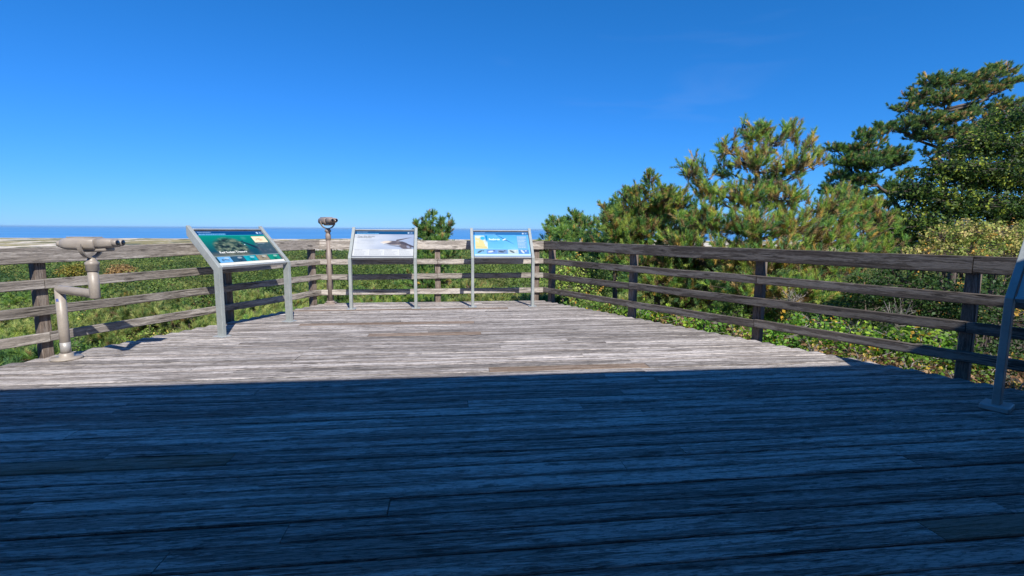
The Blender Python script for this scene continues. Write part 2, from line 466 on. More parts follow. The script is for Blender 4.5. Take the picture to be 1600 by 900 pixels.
# ------------------------------------------------------------------ the deck
LC = Vector((-2.17, 8.50, 0)); RC = Vector((1.62, 8.62, 0))
LU = Vector((-.470, -.883, 0)).normalized(); RU = Vector((.489, -.872, 0)).normalized()
LN = Vector((LU.y, -LU.x, 0)); RN = Vector((-RU.y, RU.x, 0))       # outward normals
if LN.x > 0: LN = -LN
if RN.x < 0: RN = -RN
YFAR = 8.62
def edge_x(y, side):
    if side < 0: return LC.x + (y-LC.y)*LU.x/LU.y - .01
    return RC.x + (y-RC.y)*RU.x/RU.y + .01
def deck():
    mb = MB(); rng = random.Random(3)
    y = YFAR+.03; i = 0; pitch = .1455; bw = .1378
    joists = [k*.406+.11 for k in range(-19, 19)]
    while y > -1.1:
        yc = y-bw/2
        xl, xr = edge_x(yc, -1), edge_x(yc, 1)
        xl = max(xl+rng.uniform(-.012, .006), -7.5); xr = min(xr+rng.uniform(-.006, .012), 7.5)
        cuts = []
        x = xl+rng.uniform(1.2, 3.6)
        while x < xr-1.0:
            j = min(joists, key=lambda q: abs(q-x)); cuts.append(j); x = j+rng.uniform(2.6, 5.0)
        fresh = {}
        if abs(yc-4.43) < .075: cuts = [.33, 1.83] ; fresh = {1: 1}
        if abs(yc-2.80) < .075: cuts = [-1.22]; fresh = {0: 1}
        if abs(yc-1.80) < .075: cuts = [2.03]; fresh = {1: 1}
        if abs(yc-7.83) < .075: cuts = [.9]; fresh = {0: 2}
        if abs(yc-5.9) < .075: cuts = [-1.0, .35]; fresh = {1: 1}
        if abs(yc-6.63) < .075: cuts = [-2.0, .3]; fresh = {1: 1}
        xs = [xl]+cuts+[xr]
        for k in range(len(xs)-1):
            a, b = xs[k]+.002, xs[k+1]-.002
            if b-a < .05: continue
            t = rng.uniform(.25, .95)
            if fresh.get(k) == 1: t = .05
            if fresh.get(k) == 2: t = .02
            dz = rng.uniform(-.003, .002)
            mb.plank((a, yc+rng.uniform(-.001, .001), -.019+dz), (b, yc+rng.uniform(-.001, .001), -.019+dz+rng.uniform(-.001, .001)), (0, 1, 0), bw+rng.uniform(-.002, .0015), .038,
                     tone=t, seg=max(2, int((b-a)/.35)), jit=.0012, ch=.005, rng=rng)
        y -= pitch; i += 1
    o = mb.build('deck_boards', M['deck'])
    tag(o, kind='structure')
    fr = MB()
    for j in joists:
        if abs(j) > 7.4: continue
        # the joist reaches out to whichever edge it meets
        if j < LC.x: yt = LC.y+(j-LC.x)*LU.y/LU.x
        elif j > RC.x: yt = RC.y+(j-RC.x)*RU.y/RU.x
        else: yt = YFAR
        yt -= .12
        if yt > -1.0:
            fr.plank((j, -1.1, -.145), (j, yt, -.145), (1, 0, 0), .04, .2, seg=4)
    for A, B, N in ((LC, LC+LU*9.6, LN), (RC, RC+RU*9.6, RN), (Vector((LC.x, YFAR, 0)), Vector((RC.x, YFAR, 0)), Vector((0, 1, 0)))):
        off = N*(-.03)
        fr.plank(A+off+Vector((0, 0, -.155)), B+off+Vector((0, 0, -.155)), (0, 0, 1), .22, .04, seg=8)
    tag(fr.build('deck_frame', M['post']), kind='structure')
deck()

# ------------------------------------------------------------------ fences
RAILS = [(.995, .150, .05), (.711, .094, .042), (.458, .094, .042), (.195, .090, .042)]
def fence(A, U, N, stops, length, label, mat, pmat, seed, joints, start=-.02):
    rng = random.Random(seed)
    root = empty('wooden_fence', (A.x, A.y, 0))
    tag(root, label, 'fence')
    o0 = Vector((A.x, A.y, 0))
    def put(mb, name, mt):
        mb.v = [tuple(Vector(v)-o0) for v in mb.v]
        return mb.build(name, mt, root)
    for s in stops:
        p = A+U*s+N*(.05+.047+.002)
        mb = MB()
        lean = rng.uniform(-.006, .006)
        gzv = float(gz(p.x, p.y))
        mb.plank((p.x, p.y, gzv-.3), (p.x+U.x*lean, p.y+U.y*lean, 1.050), (U.x, U.y, 0), .094, .094, tone=rng.uniform(.3, .9), seg=10, jit=.0015, ch=.006, rng=rng)
        put(mb, 'post', pmat)
    for r, (z, h, th) in enumerate(RAILS):
        cuts = [start]+[stops[i] for i in joints[r]]+[length]
        for k in range(len(cuts)-1):
            a, b = cuts[k]+.003, cuts[k+1]-.003
            za, zb = z+rng.uniform(-.004, .004), z+rng.uniform(-.004, .004)
            mb = MB()
            c = N*(th/2)
            P0 = A+U*a+c; P1 = A+U*b+c
            mb.plank((P0.x, P0.y, za), (P1.x, P1.y, zb), (0, 0, 1), h+rng.uniform(-.003, .003), th, tone=rng.uniform(.35, .95), seg=max(3, int((b-a)/.3)), jit=.0022, ch=.006, rng=rng, sag=rng.uniform(0, .006))
            put(mb, 'rail', mat)
    return root
fence(LC, LU, LN, [.09, 1.66, 3.69, 5.54, 7.4, 9.2], 9.4, 'weathered grey four rail fence in full sun on the left side of the deck', M['rail'], M['post'], 21,
      [[2-1, 3], [2, 4], [3], [2, 4]])
FU = (RC-LC).normalized(); FN = Vector((-FU.y, FU.x, 0))
fence(LC, FU, FN, [.12, 1.93, 3.68], (RC-LC).length-.0, 'short grey four rail fence across the far end of the deck', M['rail'], M['post'], 22,
      [[], [1], [1], []], start=.0)
fence(RC, RU, RN, [.11, 1.95, 3.83, 5.67, 7.5, 9.3], 9.4, 'brown four rail fence along the right side, shade of its inner face in its colour', M['shaded_brown_rail'], M['post'], 23,
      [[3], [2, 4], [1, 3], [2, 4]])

# ------------------------------------------------------------------ the building behind the camera that shades the deck
def building():
    root = empty('visitor_building', (0, -4.5, 0))
    tag(root, 'low grey shingled building with a broad eave standing behind the deck', 'building')
    mb = MB()
    for x0, x1, z0, z1 in ((-6.8, -3, -4, 3.95), (3, 9.2, -4, 3.95), (-3, 3, 2.3, 3.95), (-3, 3, -4, 0)):
        mb.box(((x0+x1)/2, -1.3+4.5, (z0+z1)/2), x1-x0, .2, z1-z0)
    mb.box((1.2, -9.5+4.5, -.35), 16, .2, 7.3)
    for sx in (-6.7, 9.1): mb.box((sx, -5.4+4.5, -.35), .2, 8.0, 7.3)
    m = NT('cedar_shingles'); tc = m.n('ShaderNodeTexCoord').outputs['Object']
    br = m.n('ShaderNodeTexBrick'); br.inputs['Scale'].default_value = 4
    br.inputs['Color1'].default_value = (.42, .34, .25, 1); br.inputs['Color2'].default_value = (.34, .27, .20, 1); br.inputs['Mortar'].default_value = (.05, .045, .04, 1)
    mp = m.n('ShaderNodeMapping'); mp.inputs['Rotation'].default_value = (R(90), 0, 0); m.l(tc, mp.inputs[0]); m.l(mp.outputs[0], br.inputs['Vector'])
    m.base(br.outputs['Color']); m.set(Roughness=.9)
    mb.build('wall', m.m, root)
    mb = MB()
    ye, ze, run, rise = 1.0, 3.15, 5.6, 2.3
    n = Vector((0, -run, rise)).normalized(); up = Vector((0, rise, run)).normalized()
    mid = Vector((1.2, ye-run/2+4.5, ze+rise/2-.1)); L = math.hypot(run, rise)
    mb.obox(mid, Vector((1, 0, 0)), n, up, 17, L, .2)
    mid2 = Vector((1.2, ye-run*1.5+4.5, ze+rise/2-.1)); n2 = Vector((0, -run, -rise)).normalized(); up2 = Vector((0, -rise, run)).normalized()
    mb.obox(mid2, Vector((1, 0, 0)), n2, up2, 17, L, .2)
    mb.build('roof', None, root)
    mb = MB(); mb.obox(mid-up*.115, Vector((1, 0, 0)), n, up, 16.8, L-.1, .02)  # unseen pale soffit, added to bounce warm light onto the shaded deck
    m = NT('warm_bounce_soffit'); m.base((.74, .60, .43)); m.set(Roughness=.8)
    mb.build('bounce_soffit', m.m, root)
    m = NT('roof_shingles'); m.base((.09, .085, .08)); m.set(Roughness=.9)
    KIDS[root.name][1].data.materials.append(m.m)
    for q in (-1, 1):
        mb = MB(); mb.box((q*1.4, 3.12, 1.15), 2.7, .05, 2.2); mb.build('door', M['post'], root)
    for px_ in (-7.0, -4.6, 5.9, 9.3):
        mb = MB(); mb.plank((px_, .75+4.5, -4), (px_, .75+4.5, 3.1), (1, 0, 0), .14, .14); mb.build('porch_post', M['post'], root)
building()

# ------------------------------------------------------------------ sign panels
def hexc(*c): return np.array([((v/255.)/12.92 if v/255. <= .04045 else ((v/255.+.055)/1.055)**2.4) for v in c])
GW, GH = 220, 132
def canvas(c): 
    A = np.zeros((GH, GW, 3)); A[:] = hexc(*c); return A
YY, XX = np.mgrid[0:GH, 0:GW]
XN = (XX+.5)/GW; YN = (YY+.5)/GH              # 0..1 from the left / from the top
def fnoise(sx, sy, seed):
    r = np.random.default_rng(seed); out = np.zeros((GH, GW)); a = 1.0; tot = 0
    for o in range(4):
        nx, ny = int(sx*2**o)+2, int(sy*2**o)+2
        g = r.random((ny, nx)); fx = XN*(nx-1.001); fy = YN*(ny-1.001)
        ix, iy = fx.astype(int), fy.astype(int); tx, ty = fx-ix, fy-iy
        tx = tx*tx*(3-2*tx); ty = ty*ty*(3-2*ty)
        out += a*((g[iy, ix]*(1-tx)+g[iy, ix+1]*tx)*(1-ty)+(g[iy+1, ix]*(1-tx)+g[iy+1, ix+1]*tx)*ty); tot += a; a *= .55
    return out/tot
def rect(A, x0, y0, x1, y1, c, al=1.0):
    mk = (XN >= x0) & (XN < x1) & (YN >= y0) & (YN < y1)
    A[mk] = A[mk]*(1-al)+hexc(*c)*al
def blend(A, mk, c): 
    mk = np.clip(mk, 0, 1)[..., None]; A[:] = A*(1-mk)+(hexc(*c) if not isinstance(c, np.ndarray) else c)*mk
def textbars(A, x0, y0, x1, n, dy, h, c, seed, al=.6):
    r = random.Random(seed)
    for i in range(n):
        x = x0; end = x1-(r.uniform(0, .3)*(x1-x0) if i == n-1 else r.uniform(0, .04))
        while x < end:
            w = r.uniform(.008, .028); rect(A, x, y0+i*dy, min(x+w, end), y0+i*dy+h, c, al); x += w+.005
def ell(cx_, cy_, rx, ry, rot=0, soft=.15):
    dx, dy = (XN-cx_)*1.65, YN-cy_; c, s = math.cos(rot), math.sin(rot)
    q = np.sqrt(((dx*c+dy*s)/rx)**2+((-dx*s+dy*c)/ry)**2); return np.clip((1-q)/soft, 0, 1)
def line(x0, y0, x1, y1, w0, w1):
    ax, ay, bx, by = x0*1.65, y0, x1*1.65, y1; px_, py_ = XN*1.65, YN
    t = np.clip(((px_-ax)*(bx-ax)+(py_-ay)*(by-ay))/((bx-ax)**2+(by-ay)**2), 0, 1)
    d = np.hypot(px_-ax-t*(bx-ax), py_-ay-t*(by-ay)); return np.clip((w0+(w1-w0)*t-d)/.006, 0, 1)
def header(A, c=(10, 70, 130)):
    rect(A, 0, 0, 1, .125, c)
    textbars(A, .03, .02, .22, 1, 0, .025, (150, 190, 225), 1, .6)
    textbars(A, .03, .075, .55, 1, 0, .03, (120, 190, 235), 2, .85)
    blend(A, ell(.905, .06, .03, .035)*.8, (205, 228, 245)); blend(A, ell(.95, .06, .014, .04, .1)*.8, (170, 200, 230))
    blend(A, ell(.975, .06, .010, .035, .1)*.5, (170, 200, 230))
def art_wreck():
    A = canvas((18, 88, 92)); n = fnoise(4, 3, 5); n2 = fnoise(22, 16, 8)
    g = np.clip((YN-.1)/.5, 0, 1)[..., None]
    A[:] = hexc(0, 140, 120)*(1-g)+hexc(22, 70, 84)*g
    rock = np.clip((ell(.34, .50, .42, .33, 0, .35)*1.3)*(.55+n), 0, 1)
    blend(A, rock*.9, (62, 80, 66)); blend(A, rock*np.clip((n2-.5)*5, 0, 1), (120, 130, 105)); blend(A, rock*np.clip((.46-n2)*6, 0, 1), (24, 34, 36))
    blend(A, np.clip((YN-.60)*8, 0, 1)*np.clip((.80-YN)*20, 0, 1)*np.clip((.62-XN)*8, 0, 1)*.8, (104, 104, 92))
    blend(A, line(.55, .32, .80, .62, .02, .05), (22, 42, 62)); blend(A, line(.58, .30, .53, .26, .01, .004), (22, 42, 62))
    blend(A, ell(.565, .42, .02, .015)*.9, (215, 228, 228)); blend(A, ell(.62, .22, .09, .07, 0, .8)*.5, (70, 150, 140))
    mk = np.clip((XN-.70+(YN-.5)*.1)*14, 0, 1)*np.clip((YN-.3)*10, 0, 1); blend(A, mk*.85, (62, 78, 88)); blend(A, mk*np.clip((n2-.55)*5, 0, 1)*.5, (105, 118, 122))
    rect(A, .755, .175, .975, .36, (250, 226, 186)); blend(A, ell(.86, .28, .11, .05)*np.clip((n2-.4)*3, 0, 1), (205, 150, 110))
    textbars(A, .78, .39, .92, 1, 0, .015, (200, 210, 215), 3)
    rect(A, .0, .735, 1, .75, (170, 205, 205), .5)
    cols = [(110, 175, 225), (44, 82, 104), (20, 160, 172), (150, 140, 115), (20, 140, 115)]
    for i, c in enumerate(cols):
        x0 = .035+i*.188; rect(A, x0, .76, x0+.18, .915, c)
        blend(A, ell(x0+.09, .85, .10, .05, .3*i)*np.clip((n2-.4)*4, 0, 1)*.8, tuple(int(v*.45) for v in c)); blend(A, ell(x0+.12, .80, .06, .03)*.35, (225, 235, 230))
    rect(A, 0, .925, 1, .99, (238, 236, 222)); header(A, (8, 70, 124))
    rect(A, 0, .125, 1, .14, (60, 170, 190), .8)
    return A
def art_whale():
    A = canvas((198, 206, 214)); n = fnoise(3, 10, 15); n2 = fnoise(25, 18, 18); g = XN[..., None]
    A[:] = hexc(226, 230, 232)*(1-g)+hexc(165, 183, 212)*g; blend(A, np.clip((n-.5)*3, 0, 1)*.45, (150, 165, 190))
    blend(A, np.clip((YN-.5)*5, 0, 1)*np.clip((.7-XN)*3, 0, 1)*np.clip((XN-.2)*4, 0, 1)*.5, (135, 155, 192))
    b = np.maximum(ell(.70, .47, .34, .10, .08, .25), ell(.86, .60, .22, .13, .5, .25)); blend(A, b, (104, 98, 104)); blend(A, b*np.clip((n2-.5)*4, 0, 1)*.6, (150, 142, 142))
    blend(A, line(.72, .36, .96, .24, .035, .006), (105, 100, 108)); blend(A, line(.80, .45, 1.0, .62, .05, .03), (84, 80, 90))
    blend(A, ell(.53, .43, .17, .055, -.15, .4), (236, 222, 204)); blend(A, line(.44, .42, .50, .49, .012, .02), (232, 228, 220)); blend(A, line(.62, .53, .78, .54, .006, .012)*.8, (228, 214, 206))
    blend(A, line(.50, .52, .76, .61, .006, .016)*.8, (58, 56, 66)); blend(A, ell(.91, .62, .05, .08, -.7, .5)*.6, (180, 190, 215))
    textbars(A, .05, .25, .33, 1, 0, .022, (90, 96, 92), 11, .8)
    textbars(A, .05, .34, .36, 7, .045, .014, (160, 165, 172), 12, .5)
    rect(A, .0, .70, 1, .965, (226, 229, 230)); rect(A, 0, .70, 1, .715, (205, 210, 214))
    for i in range(4):
        textbars(A, .03+i*.245, .73, .20+i*.245, 1, 0, .022, (120, 124, 130), 20+i, .7); textbars(A, .03+i*.245, .785, .235+i*.245, 4, .04, .016, (150, 153, 158), 30+i, .55)
        rect(A, .015+i*.245, .72, .019+i*.245, .95, (245, 245, 245))
    rect(A, 0, .965, 1, 1, (120, 124, 132)); header(A, (18, 84, 134)); return A*.78
def art_bird():
    A = canvas((92, 178, 238)); g = YN[..., None]; n = fnoise(6, 6, 25); n2 = fnoise(24, 18, 28)
    A[:] = hexc(70, 165, 238)*(1-g)+hexc(130, 205, 245)*g; blend(A, np.clip((n-.5)*3, 0, 1)*.25, (170, 215, 245))
    rect(A, .025, .15, .245, .69, (214, 232, 226)); mk = (XN > .025) & (XN < .245) & (YN > .15) & (YN < .69)
    land = mk*np.clip((n+.35*(YN-.4)-.9*(XN-.12)-.47)*12, 0, 1); blend(A, land, (226, 214, 150))
    blend(A, mk*ell(.16, .26, .10, .10, 0, .5), (60, 180, 222)); blend(A, mk*np.clip((XN-.19-.1*(YN-.3))*30, 0, 1)*np.clip((.46-YN)*8, 0, 1), (10, 140, 200)); blend(A, mk*line(.05, .60, .22, .64, .01, .01)*.5, (150, 160, 130))
    textbars(A, .27, .365, .45, 1, 0, .02, (40, 120, 170), 41, .85); textbars(A, .27, .42, .56, 5, .05, .014, (60, 140, 195), 42, .4)
    blend(A, line(.41, .12, .54, .28, .008, .016), (28, 84, 130)); blend(A, line(.58, .33, .72, .50, .016, .006), (30, 80, 118)); blend(A, line(.53, .33, .57, .29, .022, .022), (235, 240, 240)); blend(A, line(.55, .34, .60, .35, .012, .012), (90, 100, 110))
    rect(A, .78, .16, .965, .69, (120, 165, 215), .7); textbars(A, .79, .19, .955, 10, .048, .02, (215, 228, 240), 43, .7)
    cols = [(130, 185, 222), (110, 150, 208), (120, 150, 190), (190, 208, 205), (90, 140, 200)]
    for i, c in enumerate(cols):
        x0 = .03+i*.19; rect(A, x0, .72, x0+.183, .885, c); blend(A, ell(x0+.07, .80, .09, .035, -.6+.4*i)*.85, (60, 70, 84) if i in (0, 2, 3) else (225, 232, 238)); blend(A, ell(x0+.13, .77, .03, .025)*.8, (70, 80, 90) if i < 3 else (230, 232, 235))
    rect(A, .01, .90, 1, .965, (205, 232, 252)); rect(A, 0, .965, 1, 1, (100, 140, 180)); header(A, (40, 108, 168)); return A*.88
def art_plain():
    A = canvas((206, 210, 206)); textbars(A, .05, .2, .45, 9, .07, .02, (120, 125, 130), 51, .5); rect(A, .5, .2, .95, .85, (92, 122, 120)); header(A, (24, 84, 134)); return A

def text_mesh(body, size):
    cu = bpy.data.curves.new('t', 'FONT'); cu.body = body; cu.size = size; cu.extrude = .0004; cu.resolution_u = 2; cu.offset = size*.012
    o = bpy.data.objects.new('t', cu); col.objects.link(o)
    dg = bpy.context.evaluated_depsgraph_get()
    me = bpy.data.meshes.new_from_object(o.evaluated_get(dg)); bpy.data.objects.remove(o); bpy.data.curves.remove(cu)
    return me

def sign(A, B, art, label, title=None, tcol=(.9, .9, .85), tpos=(.1, .6), tsize=.05, foot='plate', dark_edge=False):
    """A, B: feet of the left and right leg as seen by the reader"""
    A = Vector(A); B = Vector(B); U = (B-A).normalized(); W = (B-A).length
    bk = Vector((-U.y, U.x, 0))               # away from the reader
    root = empty('information_sign', A+(B-A)/2, math.atan2(U.y, U.x))
    tag(root, label, 'information sign')
    X, Yv, Z = Vector((1, 0, 0)), Vector((0, 1, 0)), Vector((0, 0, 1))
    hd = .045; zb = .795; sl = .58; c45 = math.sqrt(.5); rise = .43; run = .43
    prof = [(-hd, 0), (hd, 0), (hd, zb-.0186), (hd+run, zb-.0186+rise-.0), (hd+run-.045, zb-.0186+rise+.06), (-hd+.0, zb+.0186)]
    # sloped arm: front/top edge runs from (-hd, zb+.019) to (run-.0, ...)
    prof = [(-hd, 0), (hd, 0), (hd, zb-.019), (run+.012, zb-.019+run+.012-hd), (run+.012, zb+.019+run+.012+hd-.012), (run, zb+.019+run+hd), (-hd, zb+.019)]
    for sgn in (-1, 1):
        mb = MB(); x0 = sgn*W/2; t = .026
        for (xa, xb) in ((x0-t, x0+t),):
            r0 = [Vector((xa+.003, p[0], p[1])) for p in prof]; r1 = [Vector((xb-.003, p[0], p[1])) for p in prof]
            ins = lambda xx: [Vector((xx, p[0]*1.0, p[1])) for p in prof]
            mb.loft([r0, r1], caps=True)
        leg = mb.build('leg', M['sign_metal'], root)
        bv = leg.modifiers.new('edge', 'BEVEL'); bv.width = .004; bv.segments = 2
        mb = MB()
        if foot == 'plate':
            mb.box((x0, 0, .006), .13, .15, .012, bev=.003)
        else:
            mb.box((x0, 0, .02), .16, .19, .04, bev=.006)
        mb.build('foot_plate', M['sign_edge'], root)
    # panel plane
    d = Vector((0, c45, c45)); nn = Vector((0, -c45, c45))
    P0 = Vector((0, -hd, zb+.019))            # bottom front edge of the arms
    wi = W-.052-.004
    o_ = P0 - nn*.030
    mb = MB(); mb.obox(o_+d*.315, X, d, nn, wi, .585, .018); mb.build('panel_tray', M['sign_back'], root)
    mb = MB()
    mb.obox(P0-nn*.024+d*.012, X, d, nn, wi, .022, .044, .003)
    mb.build('bottom_bar', M['sign_edge'], root)
    mb = MB()
    mb.obox(P0-nn*.020+d*.617, X, d, nn, wi, .018, .036, .003)
    mb.build('top_bar', M['sign_edge'], root)
    # glossy printed face
    pw, ph = wi-.006, .560; q0 = P0-nn*.0185+d*.034
    gx = np.linspace(-pw/2, pw/2, GW+1); gy = np.linspace(0, 1, GH+1)
    img = art()
    ii, jj = np.meshgrid(np.arange(GW), np.arange(GH))
    ii = ii.ravel(); jj = jj.ravel()
    hh = ph
    def pt(xi, yj):
        s = (1-gy[yj])*hh
        return np.stack([gx[xi], q0.y+s*c45, q0.z+s*c45], 1)
    V = np.stack([pt(ii, jj+1), pt(ii+1, jj+1), pt(ii+1, jj), pt(ii, jj)], 1).reshape(-1, 3)
    C = np.repeat(img.reshape(-1, 3), 4, axis=0)*.78
    me = np_mesh('printed_face', V, 4, C)
    face = link('printed_face', me, M['print'], root)
    if title:
        tm = text_mesh(title, tsize)
        mt = bpy.data.materials.new('title_ink'); mt.use_nodes = True
        mt.node_tree.nodes['Principled BSDF'].inputs['Base Color'].default_value = (*tcol, 1)
        to = link('title_lettering', tm, mt, face)
        s = (1-tpos[1])*hh
        Mx = Matrix.Identity(4)
        Mx.col[0] = (1, 0, 0, 0); Mx.col[1] = (0, c45, c45, 0); Mx.col[2] = (0, -c45, c45, 0)
        Mx.col[3] = (-pw/2+tpos[0]*pw, q0.y+s*c45-.0012*c45, q0.z+s*c45+.0012*c45, 1)
        to.matrix_local = Mx
    return root

sign((-2.67, 6.02, 0), (-2.20, 6.93, 0), art_wreck, 'green underwater picture information sign angled by the left fence',
     'Real Sunken Treasure', (.8, .8, .75), (.12, .655), .043)
sign((-1.575, 7.93, 0), (-.575, 7.95, 0), art_whale, 'pale information sign with a breaching whale picture at the far fence', 'Thar She Blows', (.12, .13, .13), (.05, .235), .042)
sign((.335, 8.0, 0), (1.325, 8.0, 0), art_bird, 'bright blue information sign with a flying seabird and a map at the far fence', 'Seabirds', (.75, .9, .96), (.27, .34), .055)
sign((3.92, 3.00, 0), (4.405, 2.13, 0), art_plain, 'information sign at the right edge of the photo, its grey leg standing in shade', foot='block')

# ------------------------------------------------------------------ coin viewers
def viewer_head(root, loc, az, mat, scale=1.0, tilt=0.0):
    """binocular head on its yoke; az is where it looks, the eyepieces are on the other end"""
    hub = Matrix.Translation(loc) @ Matrix.Rotation(az, 4, 'Z')
    S = scale
    def T(mb): mb.v = [tuple(hub @ Vector(v)) for v in mb.v]; return mb
    def TT(mb): mb.v = [tuple(hub @ (Matrix.Translation((0, 0, .17*S)) @ Matrix.Rotation(tilt, 4, 'X') @ Vector(v))) for v in mb.v]; return mb
    # yoke: U of flat bar
    mb = MB(); n = 18; rings = []
    for i in range(n+1):
        a = math.pi*i/n; c = Vector((-math.cos(a)*.158*S, 0, .17*S-math.sin(a)*.160*S)); out = Vector((-math.cos(a), 0, -math.sin(a)*.9)).normalized()
        w = .022*S
        rings.append([c+out*.009*S+Vector((0, w, 0)), c-out*.009*S+Vector((0, w, 0)), c-out*.009*S-Vector((0, w, 0)), c+out*.009*S-Vector((0, w, 0))])
    mb.loft(rings); 
    for sx in ():  mb.tube([(sx*.14*S, 0, .17*S), (sx*.105*S, 0, .17*S)], .026*S, 12)
    T(mb).build('yoke', mat, root)
    # body: rounded hull, fat in front, narrower eyepiece box behind
    def hull(stations, name, par=root, mt=mat):
        mb = MB(); rings = []
        for (y, w, h, zc, e) in stations:
            ring = []
            for j in range(24):
                a = 2*math.pi*j/24; c, s = math.cos(a), math.sin(a)
                ring.append(Vector((math.copysign(abs(c)**e, c)*w*S, y*S, (zc+math.copysign(abs(s)**e, s)*h)*S)))
            rings.append(ring)
        mb.loft(rings, smooth=True); return TT(mb).build(name, mt, par)
    body = hull([(-.12, .112, .064, .0, .6), (-.11, .122, .072, 0, .6), (.05, .126, .076, 0, .6), (.20, .122, .074, 0, .65), (.27, .100, .062, 0, .75), (.285, .085, .052, 0, .8)], 'body')
    hull([(-.30, .084, .044, .010, .6), (-.29, .090, .050, .010, .6), (-.20, .100, .057, .008, .55), (-.121, .104, .060, .004, .55)], 'eyepiece_housing')
    hull([(-.22, .07, .024, -.062, .5), (-.10, .08, .026, -.066, .5), (.02, .08, .026, -.070, .5)], 'coin_box')
    mb = MB()
    mb.obox(Vector((0, .06, .074))*S, Vector((1, 0, 0)), Vector((0, 1, 0)), Vector((0, 0, 1)), .15*S, .30*S, .012*S, .004*S); TT(mb).build('top_plate', mat, root)
    for sx in (-1, 1):
        mb = MB(); mb.tube([(sx*.042*S, -.285*S, .014*S), (sx*.042*S, -.335*S, .014*S), (sx*.042*S, -.345*S, .014*S)], [.040*S, .040*S, .034*S], 18)
        e = TT(mb).build('eyepiece', mat, root)
        mb = MB(); mb.tube([(sx*.042*S, -.343*S, .014*S), (sx*.042*S, -.347*S, .014*S)], [.030*S, .030*S], 16); TT(mb).build('lens', M['lens'], e)
        mb = MB(); mb.tube([(sx*.044*S, .27*S, 0), (sx*.044*S, .315*S, 0), (sx*.044*S, .325*S, 0)], [.038*S, .038*S, .033*S], 18); TT(mb).build('front_hood', mat, root)

# left viewer: stepped post that brings the head lower and nearer
E0 = Vector((-3.69, 5.12, 0))
v1 = empty('coin_viewer', E0)
tag(v1, 'taupe coin viewer on a stepped post by the left fence, blue scribble on it', 'viewer')
EL = Vector((.50, -.30, 0))                    # where the upright stands, from the foot
mb = MB(); mb.lathe((0, 0, 0), [(.122, 0), (.125, .006), (.125, .014), (.119, .02), (.056, .022), (.056, .055), (.050, .06), (.042, .061)], n=28); mb.build('base_flange', M['scope_paint'], v1)
mb = MB(); mb.tube([(0, 0, .055), (0, 0, .30), (0, 0, .675)], .0405, 24); 
v1post = mb.build('lower_tube', M['scope_paint'], v1)
mb = MB(); mb.tube([(0, 0, .06), (0, 0, .11), (0, 0, .165)], [.0418, .0414, .0409], 24); mb.build('scuffed_band', M['bare_steel'], v1)
dv = EL.normalized()
mb = MB(); mb.tube([Vector((0, 0, .675))-dv*.034, Vector((0, 0, .675)), EL+Vector((0, 0, .665)), EL+dv*.02+Vector((0, 0, .665))], [.030, .0395, .0395, .036], 24); mb.build('arm', M['scope_paint'], v1)
mb = MB(); mb.tube([EL+Vector((0, 0, .622)), EL+Vector((0, 0, .634)), EL+Vector((0, 0, .90))], [.032, .040, .040], 24); mb.build('upright_tube', M['scope_paint'], v1)
mb = MB(); mb.lathe(EL, [(.042, .87), (.050, .875), (.050, .925), (.054, .93), (.054, .95), (.040, .96), (.034, .975), (.028, .99)], n=28); mb.build('collar', M['scope_paint'], v1)
viewer_head(v1, EL+Vector((0, 0, .985)), R(84), M['scope_paint'], .77)
tm = text_mesh('a', .055)
to = link('scribble', tm, M['marker'], v1post)
tv = Vector((-E0.x, -E0.y, 0)).normalized(); tv = (Matrix.Rotation(R(-24), 3, 'Z') @ tv)
rt = Vector((0, 0, 1)).cross(tv)
Mx = Matrix.Identity(4); Mx.col[0] = (*(rt), 0); Mx.col[1] = (0, 0, 1, 0); Mx.col[2] = (*tv, 0); Mx.col[3] = (*(tv*.0408-rt*.02), 1); Mx[2][3] = .565
to.matrix_local = Mx

# far viewer: straight pole
v2 = empty('coin_viewer', (-2.03, 8.52, 0))
tag(v2, 'brown coin viewer on a tall straight pole at the far left corner', 'viewer')
mb = MB(); mb.box((0, 0, .012), .17, .17, .024, bev=.005); mb.lathe((0, 0, .024), [(.075, 0), (.072, .02), (.05, .03)], n=20); mb.build('base_flange', M['scope_pink'], v2)
mb = MB(); mb.tube([(0, 0, .03), (0, 0, .6), (0, 0, 1.12)], [.039, .037, .035], 20); mb.build('pole', M['scope_pink'], v2)
mb = MB(); mb.lathe((0, 0, 0), [(.037, 1.07), (.043, 1.075), (.043, 1.16), (.036, 1.17), (.036, 1.20), (.050, 1.21), (.050, 1.235), (.03, 1.255)], n=20); mb.build('collar', M['scope_pink'], v2)
viewer_head(v2, Vector((0, 0, 1.252)), R(36), M['scope_pink'], .78)

